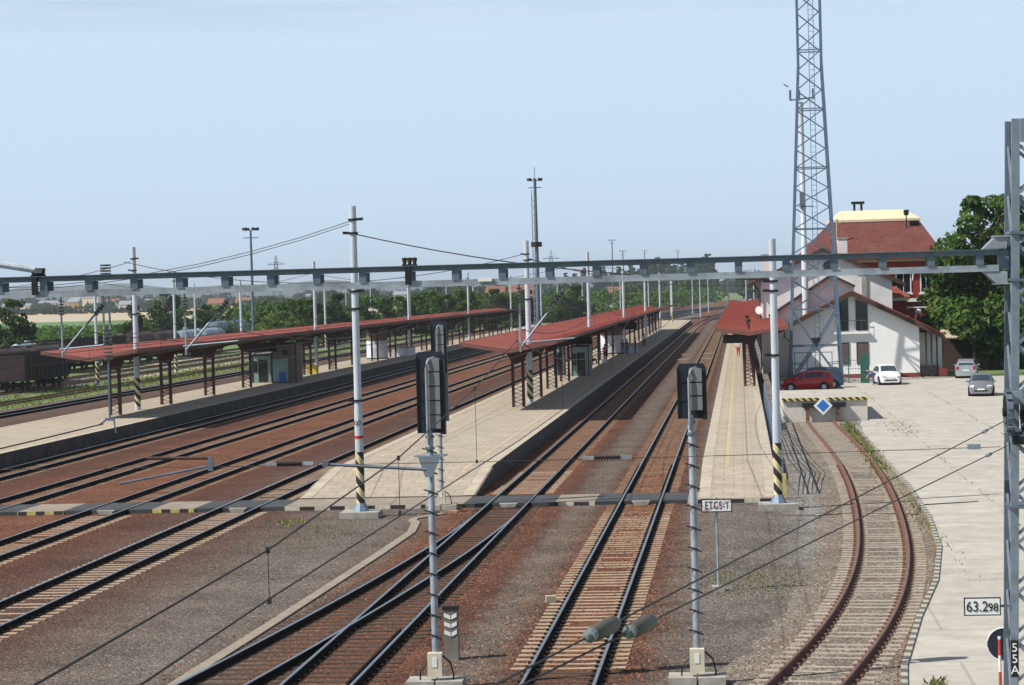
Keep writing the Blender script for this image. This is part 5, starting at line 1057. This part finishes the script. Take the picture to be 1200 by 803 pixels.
t = thing('flat_wagon', 'red framed flat wagon beside the small pale blue tank', 'railway wagon', (-84.5, 272, .1)); bogies(t, 0, 10); b = MB(); b.box(-1.3, 0, .95, 1.3, 10, 1.25); b.build('frame', 'redpart', t, world=False); b = MB(); [b.mark().box(-1.3, y_, 1.25, -1.2, y_+.1, 2.1) for y_ in (0, 3, 6, 9.9)]; [b.mark().box(1.2, y_, 1.25, 1.3, y_+.1, 2.1) for y_ in (0, 3, 6, 9.9)]; b.build_each('stake', 'redpart', t, world=False)
openwagon('dark open wagon in the far row, left of the rusty mark-bearing tank, first of two', -80.6, 262, 14, 3.7); openwagon('dark open wagon in the far row, coupled right before the big brown tank', -80.6, 277, 14, 3.7)
tankwagon('big brown tank wagon behind the left canopy, left one of two', -80.6, 294, 13, 'tank', 1.45); tankwagon('brown tank wagon behind the left canopy, right one of two', -80.6, 309, 12, 'tank', 1.4)
tankwagon('pale grey-blue tank wagon in the far row behind the left canopy', -80.6, 323, 12, 'tankblue', 1.35); tankwagon('pale blue tank wagon at the right end of the far row', -80.6, 337, 13, 'tankblue', 1.35)
tankwagon('dark tank wagon far back between two thin masts', -98, 420, 13, 'tankgrey', 1.45); tankwagon('dark tank wagon far back, right neighbour of another tank', -98, 434, 13, 'tankgrey', 1.45)
def boxwagon(label, x, y, m, Ln=14, H_=3.9, rz=0):
    t = thing('box_wagon', label, 'railway wagon', (x, y, .1), rz); bogies(t, 0, Ln); b = MB(); b.box(-1.4, 0, .95, 1.4, Ln, H_-.35); b.build('body', m, t, world=False)
    b = MB(); b.prism([(-1.45, -.05, H_-.35), (1.45, -.05, H_-.35), (1.0, -.05, H_), (-1.0, -.05, H_)], (0, Ln+.1, 0)); b.build('roof', m, t, world=False); b = MB(); b.box(1.402, Ln*.35, 1.0, 1.44, Ln*.65, H_-.5); b.build('door', m, t, world=False)
boxwagon('blue covered wagon far off among the trees, left of the distant masts', -70, 470, 'bluewagon', 10)
boxwagon('blue covered wagon in the distance right of the floodlight mast, left one', -47, 722, 'bluewagon', 16); boxwagon('blue covered wagon in the distance right of the floodlight mast, right one', -47, 742, 'bluewagon', 16); boxwagon('blue covered wagon in the distance under the floodlight mast', -60, 690, 'bluewagon', 16)
for i in range(3): boxwagon('dark blue train coach far up the line left of the station roof, '+('nearest', 'middle', 'farthest')[i], 8.5+i*1.0, 1050+i*26, 'train', 24, 4.2, -.035)

# ------------------------------------------------------------------ lamps and pylons far away
def flood(label, x, y, h, heads=6, r=.25, group='floodlight masts'):
    t = thing('floodlight_mast', label, 'floodlight mast', (x, y, 0), group=group)
    b = MB(); b.tube([(0, 0, 0), (0, 0, h)], [r, r*.55], 8); b.build('mast_shaft', 'galvd', t, 'auto', False)
    b = MB()
    for z in (h, h-1.0): b.mark(); b.box(-.9, -.9, z, .9, -.82, z+.06); b.box(-.9, .82, z, .9, .9, z+.06); b.box(-.9, -.82, z, -.82, .82, z+.06); b.box(.82, -.82, z, .9, .82, z+.06)
    b.bar((-.9, 0, h-1), (.9, 0, h-1), .06, .06); b.build_each('head_frame', 'galvd', t, world=False)
    for i in range(heads): a = 2*pi*i/heads; b = MB(); b.cbox((.95*math.cos(a), .9*math.sin(a), h+.2), (.36, .25, .3), 0, (.4, 0, a)); b.build('floodlight', 'dark', t, world=False)
    return t
flood('floodlight mast above the far tank wagons at left', -64.3, 300, 17.2)
fm = flood('very tall floodlight mast behind the mast of the middle canopy', -28.9, 330, 24.0, 8, .38)
b = MB(); b.tube([(0, 0, 14.5), (0, 0, 15.2)], .8, 8); b.build('basket', 'dark', fm, world=False); b = MB(); b.tube([(0, 0, 24), (0, 0, 26)], .04, 5); b.build('lightning_rod', 'dark', fm, world=False)
for i, (x, y, h) in enumerate(((-41.5, 760, 24), (-40, 800, 21), (-40.5, 1000, 24), (-30, 1150, 26))):
    flood('distant floodlight mast on the skyline right of the middle, '+('first and tallest', 'second, just right of the tallest', 'third', 'last')[i], x, y, h, 4, .3)
t = thing('guyed_mast', 'thin pale lattice mast just left of the very tall floodlight mast', 'lattice mast', (-29.8, 336, 0)); b = MB()
for i in range(3): a = 2*pi*i/3; b.bar((.45*math.cos(a), .45*math.sin(a), 0), (.3*math.cos(a), .3*math.sin(a), 23), .07, .07)
b.build('legs', 'galv', t, world=False); b = MB()
for k, z in enumerate(np.arange(0, 22, 1.1)):
    for i in range(3): a, c = 2*pi*i/3, 2*pi*(i+1)/3; b.bar((.4*math.cos(a), .4*math.sin(a), z), (.4*math.cos(c), .4*math.sin(c), z+1.1), .04, .04)
b.build('bracing', 'galv', t, world=False)
def pylon(label, x, y, h):
    t = thing('power_pylon', label, 'power pylon', (x, y, 0), group='power pylons on the horizon'); b = MB()
    for sx, sy in ((-1, -1), (1, -1), (1, 1), (-1, 1)): b.bar((sx*h*.09, sy*h*.09, 0), (sx*.4, sy*.4, h), .3, .3)
    b.build('legs', 'galvd', t, world=False); b = MB()
    for z in np.arange(0, h*.9, h*.1):
        w = h*.09*(1-z/h)+.4; w2 = h*.09*(1-(z+h*.1)/h)+.4
        for sy in (-1, 1): b.bar((-w, sy*w, z), (w2, sy*w2, z+h*.1), .18, .18); b.bar((w, sy*w, z), (-w2, sy*w2, z+h*.1), .18, .18)
    b.build('bracing', 'galvd', t, world=False); b = MB()
    for z in (h*.72, h*.84): b.bar((-h*.16, 0, z), (h*.16, 0, z), .35, .5); b.bar((-h*.16, 0, z), (0, 0, z+h*.05), .2, .2); b.bar((h*.16, 0, z), (0, 0, z+h*.05), .2, .2)
    b.build('crossarm', 'galvd', t, world=False)
pylon('power pylon on the left horizon beyond the trees', -305, 1500, 36); pylon('power pylon on the horizon right of the tall floodlight mast', -140, 1720, 38)

# ------------------------------------------------------------------ far houses
def house(label, px, Y, w, h, rh, wall, roof, d=12):
    x = (px-866)/F*Y*1.01+0; w *= .72; t = thing('distant_house', label, 'house', (x, Y, 0)); b = MB(); b.box(-w/2, 0, 0, w/2, d, h); b.build('wall', wall, t, world=False)
    b = MB(); b.prism([(-w/2-.4, -.4, h+.01), (-w/2-.4, d+.4, h+.01), (-w/2-.4, d/2, h+rh)], (w+.8, 0, 0)); b.build('roof', roof, t, world=False)
    for k in range(max(2, int(w/6))): b = MB(); xx = -w/2+w*(k+.5)/max(2, int(w/6)); b.box(xx-.7, -.06, h*.35, xx+.7, -.01, h*.75); b.build('window', 'glass', t, world=False)
hs = [('wide pale warehouse on the horizon at the left edge', 8, 1900, 34, 7, 2, 'houseW', 'roofG'), ('long pale warehouse left of the ochre house', 50, 2050, 30, 9, 2, 'houseW', 'roofG'), ('ochre house on the left horizon', 78, 1800, 12, 9, 3, 'houseO', 'roofG'), ('pale apartment block with flat roof right of the ochre house', 92, 2300, 40, 13, 1, 'houseW', 'roofG'),
      ('pale house right of the apartment block', 125, 2000, 16, 8, 3, 'houseW', 'roofR'), ('white house on the horizon left of the canopy mast', 140, 1700, 12, 6, 3, 'houseW', 'roofG'), ('pale house just right of the canopy mast', 172, 1900, 16, 7, 3, 'houseW', 'roofG'), ('red roofed house above the far tank wagons', 250, 1700, 16, 5, 4, 'houseO', 'roofR'), ('wide red roofed house left of the green tree row', 283, 1750, 16, 5, 4, 'houseO', 'roofR'),
      ('white house peeping over the tree row', 365, 1500, 11, 7, 3, 'houseW', 'roofG'), ('white house over the trees right of the striped mast', 470, 1300, 10, 8, 2, 'houseW', 'roofG'), ('red roofed house left of the tall floodlight mast', 582, 1000, 11, 6.5, 4, 'houseW', 'roofR'), ('bigger red roofed house beside the tall floodlight mast', 612, 900, 13, 6, 4.5, 'houseW', 'roofR'), ('pale house with small red roof right of the floodlight mast', 722, 1000, 8, 6, 3, 'houseW', 'roofR')]
for h_ in hs: house(*h_)

# ------------------------------------------------------------------ trees
def leaves(n, cl, size, seed, flat=.6):
    """n leaf quads in clumps cl [(cx,cy,cz,rx,ry,rz)]"""
    r = np.random.default_rng(seed); cl = np.array(cl); w = (cl[:, 3]*cl[:, 4]*cl[:, 5])**.67; k = r.choice(len(cl), n, p=w/w.sum())
    d = r.normal(size=(n, 3)); d /= np.linalg.norm(d, axis=1)[:, None]; rad = r.uniform(.55, 1.0, n)**.5
    c = cl[k, :3]+d*cl[k, 3:]*rad[:, None]*r.uniform(.82, 1.12, n)[:, None]
    nn = d+r.normal(size=(n, 3))*.7+np.array([0, 0, .35]); nn /= np.linalg.norm(nn, axis=1)[:, None]
    a = np.cross(nn, r.normal(size=(n, 3))); a /= np.linalg.norm(a, axis=1)[:, None]; b = np.cross(nn, a); s = size*r.uniform(.55, 1.25, n)[:, None]
    v = np.stack([c-a*s, c-b*s*flat, c+a*s, c+b*s*flat], 1).reshape(-1, 3); return v, np.arange(4*n).reshape(-1, 4)
def leafobj(name, v, f, m, parent):
    me = bpy.data.meshes.new(name); me.vertices.add(len(v)); me.vertices.foreach_set('co', v.astype(np.float32).ravel()); n = len(f); me.loops.add(4*n); me.loops.foreach_set('vertex_index', f.astype(np.int32).ravel()); me.polygons.add(n); me.polygons.foreach_set('loop_start', np.arange(0, 4*n, 4, dtype=np.int32)); me.update(calc_edges=True); me.validate()
    me.materials.append(M[m]); o = bpy.data.objects.new(name, me); C.objects.link(o); o.parent = parent; return o
def tree(name, label, loc, h, rw, m, n, size, seed, base=.22, cat='tree', group=None, ncl=22, trunk=.03, rz=0, shape='round'):
    t = thing(name, label, cat, loc, rz, group); r = random.Random(seed); cl = []
    for i in range(ncl):
        u = r.random(); z = h*(base+(1-base)*u)
        if shape == 'poplar': R = rw*(.35+.7*math.sin(pi*min(1, u*.8+.1)))*.8
        else: R = rw*math.sqrt(max(.05, 1-((u-.42)/.62)**2))
        a = r.uniform(0, 2*pi); q = R*math.sqrt(r.uniform(.1, 1))*.78; s = R*r.uniform(.26, .46) if shape != 'poplar' else R*r.uniform(.45, .7)
        cl.append((q*math.cos(a), q*math.sin(a), min(z, h-s*.8), s, s, s*r.uniform(.6, .9)))
    v, f = leaves(n, cl, size, seed); leafobj('crown', v, f, m, t)
    b = MB(); tr_ = h*trunk; b.tube([(0, 0, -.2), (0, 0, h*.12), (r.uniform(-.1, .1)*rw*.3, 0, h*.4), (0, 0, h*.75)], [tr_*1.3, tr_, tr_*.75, tr_*.2], 8)
    for c in cl[:9]: z0 = min(h*.45, c[2]*.6); b.tube([(0, 0, z0), (c[0]*.5, c[1]*.5, (z0+c[2])/2+.05*h), c[:3]], [tr_*.5, tr_*.3, tr_*.1], 5)
    b.build('trunk', 'bark', t, 'auto', False); return t
tree('walnut_tree', 'big dark green broadleaf tree behind the yard at right', (22.6, 209, 0), 15.7, 5.9, 'leafA', 23000, .28, 3, .12, ncl=46)
tree('small_broadleaf_tree', 'lighter green lower tree at the left foot of the big dark tree', (18.4, 222, 0), 7.5, 2.6, 'leafB', 3000, .24, 5, .1)
tree('broadleaf_tree', 'light green tree at the right picture edge behind the lattice column', (27.6, 203, 0), 10.0, 3.4, 'leafB', 6000, .26, 9, .2, ncl=30)
tree('broadleaf_tree', 'dark green tree beyond the lattice column, right of the big one', (28.5, 222, 0), 13.5, 4.6, 'leafA', 6000, .32, 10, .2, ncl=30)
tree('shrub', 'bushy shrub before the green gate at the right edge', (29.5, 200, 0), 2.6, 1.8, 'leafC', 1500, .16, 12, .02, 'shrub')
# row behind the left canopy
rowp = []
protos = [tree('bushy_tree', 'x', (0, 0, -80), 8.5, 3.6, 'leafC', 3400, .27, 21, .06, ncl=26), tree('bushy_tree', 'x', (0, 0, -80), 9.0, 3.2, 'leafD', 3000, .28, 22, .06, ncl=24), tree('bushy_tree', 'x', (0, 0, -80), 7.0, 3.8, 'leafB', 2800, .26, 23, .04, ncl=24)]
used = [0, 0, 0]
def place(k, x, y, s, lab, group, rz):
    if not used[k]: o = protos[k]; used[k] = 1; o.location = (x, y, -.05); o.rotation_euler = (0, 0, rz); o.scale = (s, s, s); o['label'] = lab
    else: o = dup(protos[k], (x, y, -.05), rz, lab, (s, s, s*random.uniform(.9, 1.05)))
    o['group'] = group
rr = random.Random(4)
spots = [(306, 372, .82), (322, 360, 1.02), (340, 365, 1.1), (357, 372, 1.0), (374, 380, .98), (392, 400, 1.05), (408, 408, .95), (428, 420, 1.15), (447, 430, 1.0), (464, 445, 1.15), (484, 455, 1.1), (503, 465, 1.2), (522, 470, 1.1), (541, 480, 1.2), (560, 485, 1.05), (578, 490, 1.2), (596, 500, 1.1), (615, 510, 1.15), (634, 520, 1.0), (655, 540, 1.1), (674, 560, 1.2), (694, 580, 1.0)]
kinds = ('mid green bushy tree', 'dark green bushy tree', 'light green bushy tree')
for i, (px, y, s) in enumerate(spots):
    k = [0, 2, 0, 1, 0, 1, 2, 0, 1, 0, 1, 0, 1, 0, 2, 1, 0, 1, 2, 0, 1, 2][i]
    place(k, (px-866)/F*y*1.015+1.0, y, s*.88, 'bushy tree in the green row behind the left canopy', 'tree row behind the left canopy', rr.uniform(0, 6))
for i, (px, y, s, k, lab) in enumerate(((4, 300, 1.0, 1, 'dark bushy tree cut by the left picture edge above the wagons'), (152, 420, .85, 1, 'dark bush behind the wagon row left of the canopy mast'), (165, 430, .7, 2, 'light bush behind the wagon row right of the canopy mast'), (192, 440, 1.15, 1, 'dark tree behind the brown tank wagons, left of the striped pole'), (210, 450, .9, 0, 'bushy tree behind the pale tank wagons'), (238, 430, .8, 1, 'dark tree behind the pale blue tank wagon'), (262, 430, .7, 2, 'light bush at the right end of the wagon row'))):
    place(k, (px-866)/F*y*1.03+2, y, s, lab, 'bushes behind the wagons', rr.uniform(0, 6))
# low scrub behind the wagons: one mass
cl = [(rr.uniform(-150, -84)-.12*y, y+rr.uniform(0, 60), rr.uniform(.4, 1.6), rr.uniform(2, 5), rr.uniform(2, 5), rr.uniform(.9, 1.9)) for y in np.linspace(330, 560, 110)]
v, f = leaves(16000, cl, .42, 31); o = leafobj('scrub', v, f, 'leafC', None); stuff(o)
# poplar row on the horizon
pop = [tree('poplar_tree', 'x', (0, 0, -80), 22, 3.4, 'leafP', 3200, .55, 41, .05, ncl=46, shape='poplar'), tree('poplar_tree', 'x', (0, 0, -80), 21, 4.0, 'leafP', 3200, .6, 42, .05, ncl=46, shape='poplar')]
pu = [0, 0]
for i, px in enumerate([664, 675, 686, 700, 708, 717, 726, 734, 741, 749, 757, 764, 772, 779, 786, 793, 800, 808, 815, 822, 830, 836]):
    k = i % 2; y = 1900+rr.uniform(-80, 120); x = (px-866)/F*y; s = rr.uniform(1.0, 1.4) if px < 750 else rr.uniform(1.3, 1.6)
    if not pu[k]: o = pop[k]; pu[k] = 1; o.location = (x, y, 0)
    else: o = dup(pop[k], (x, y, 0), rr.uniform(0, 6))
    o.scale = (s, s, s); o['label'] = 'dark poplar in the row on the horizon beyond the tracks'; o['group'] = 'poplars on the horizon'
# far woods and hills
def wood(name, pts, n, hmin, hmax, size, m, seed):
    r = random.Random(seed); cl = []
    for (x0, y0), (x1, y1) in zip(pts[:-1], pts[1:]):
        L_ = math.hypot(x1-x0, y1-y0); k = max(2, int(L_/14))
        for i in range(k): u = (i+r.random())/k; h = r.uniform(hmin, hmax); cl.append((x0+(x1-x0)*u, y0+(y1-y0)*u+r.uniform(-20, 20), h*.48, r.uniform(7, 13), 8, h*.5))
    v, f = leaves(n, cl, size, seed); stuff(leafobj(name, v, f, m, None))
wood('far_wood', [(-1250, 2600), (-700, 2700), (-250, 2500), (60, 2400)], 16000, 9, 20, 2.6, 'leafD', 51)
wood('far_wood', [(-330, 1480), (-190, 1350), (-60, 1250), (-10, 1250)], 14000, 7, 13, 1.4, 'leafD', 52)
wood('far_wood', [(-640, 1740), (-520, 1700), (-400, 1640)], 3800, 3, 8, 1.3, 'leafD', 57)
wood('far_wood', [(-760, 1990), (-560, 1880), (-420, 1820)], 5000, 5, 11, 1.6, 'leafD', 58)
wood('tree_belt', [(-150, 610), (-95, 600), (-46, 640)], 9000, 5, 8.2, .75, 'leafC', 61)
wood('far_wood', [(2, 1350), (60, 1300), (160, 1300)], 6000, 12, 17, 1.5, 'leafD', 53)
wood('field_hedge', [(-300, 640), (-180, 600), (-120, 590)], 6000, 1.6, 2.8, .6, 'leafC', 54)
wood('track_side_scrub', [(-50, 720), (-34, 800), (-26, 1000), (-16, 1200)], 6000, 4, 9, .8, 'leafC', 55)
wood('track_side_scrub', [(14, 640), (20, 900), (26, 1200)], 5000, 5, 10, .8, 'leafD', 56)
b = MB(); xs = np.linspace(-5200, 2600, 160); r2 = np.random.default_rng(8)
hh = np.interp(xs, [-5200, -3000, -2300, -1700, -1200, -700, -300, 200, 800, 2600], [90, 66, 64, 58, 46, 38, 30, 26, 24, 20])+8*np.sin(xs/130)+5*np.sin(xs/57+1)
vs = []; fs = []
for i, (x, h) in enumerate(zip(xs, hh)):
    vs += [(x, 6900, -1), (x, 7300, h*.55), (x, 7800, h), (x, 8600, h*.5), (x, 9200, -1)]
    if i: a0 = 5*i-5; fs += [(a0+k, a0+5+k, a0+6+k, a0+1+k) for k in range(4)]
b.add(vs, fs); struct(b.build('hills', 'hill', None, True))
# ------------------------------------------------------------------ air
hz = MB(); hz.box(-9500, -320, -1.2, 9500, 12500, 110)
hm = bpy.data.materials.new('haze'); hm.use_nodes = True; n = hm.node_tree.nodes; n.clear(); o_ = n.new('ShaderNodeOutputMaterial'); pv = n.new('ShaderNodeVolumePrincipled'); pv.inputs['Color'].default_value = (.80, .88, 1, 1); pv.inputs['Density'].default_value = .0001; pv.inputs['Anisotropy'].default_value = .2
hm.node_tree.links.new(pv.outputs[0], o_.inputs[1])
M['haze'] = hm; stuff(hz.build('haze', 'haze'))
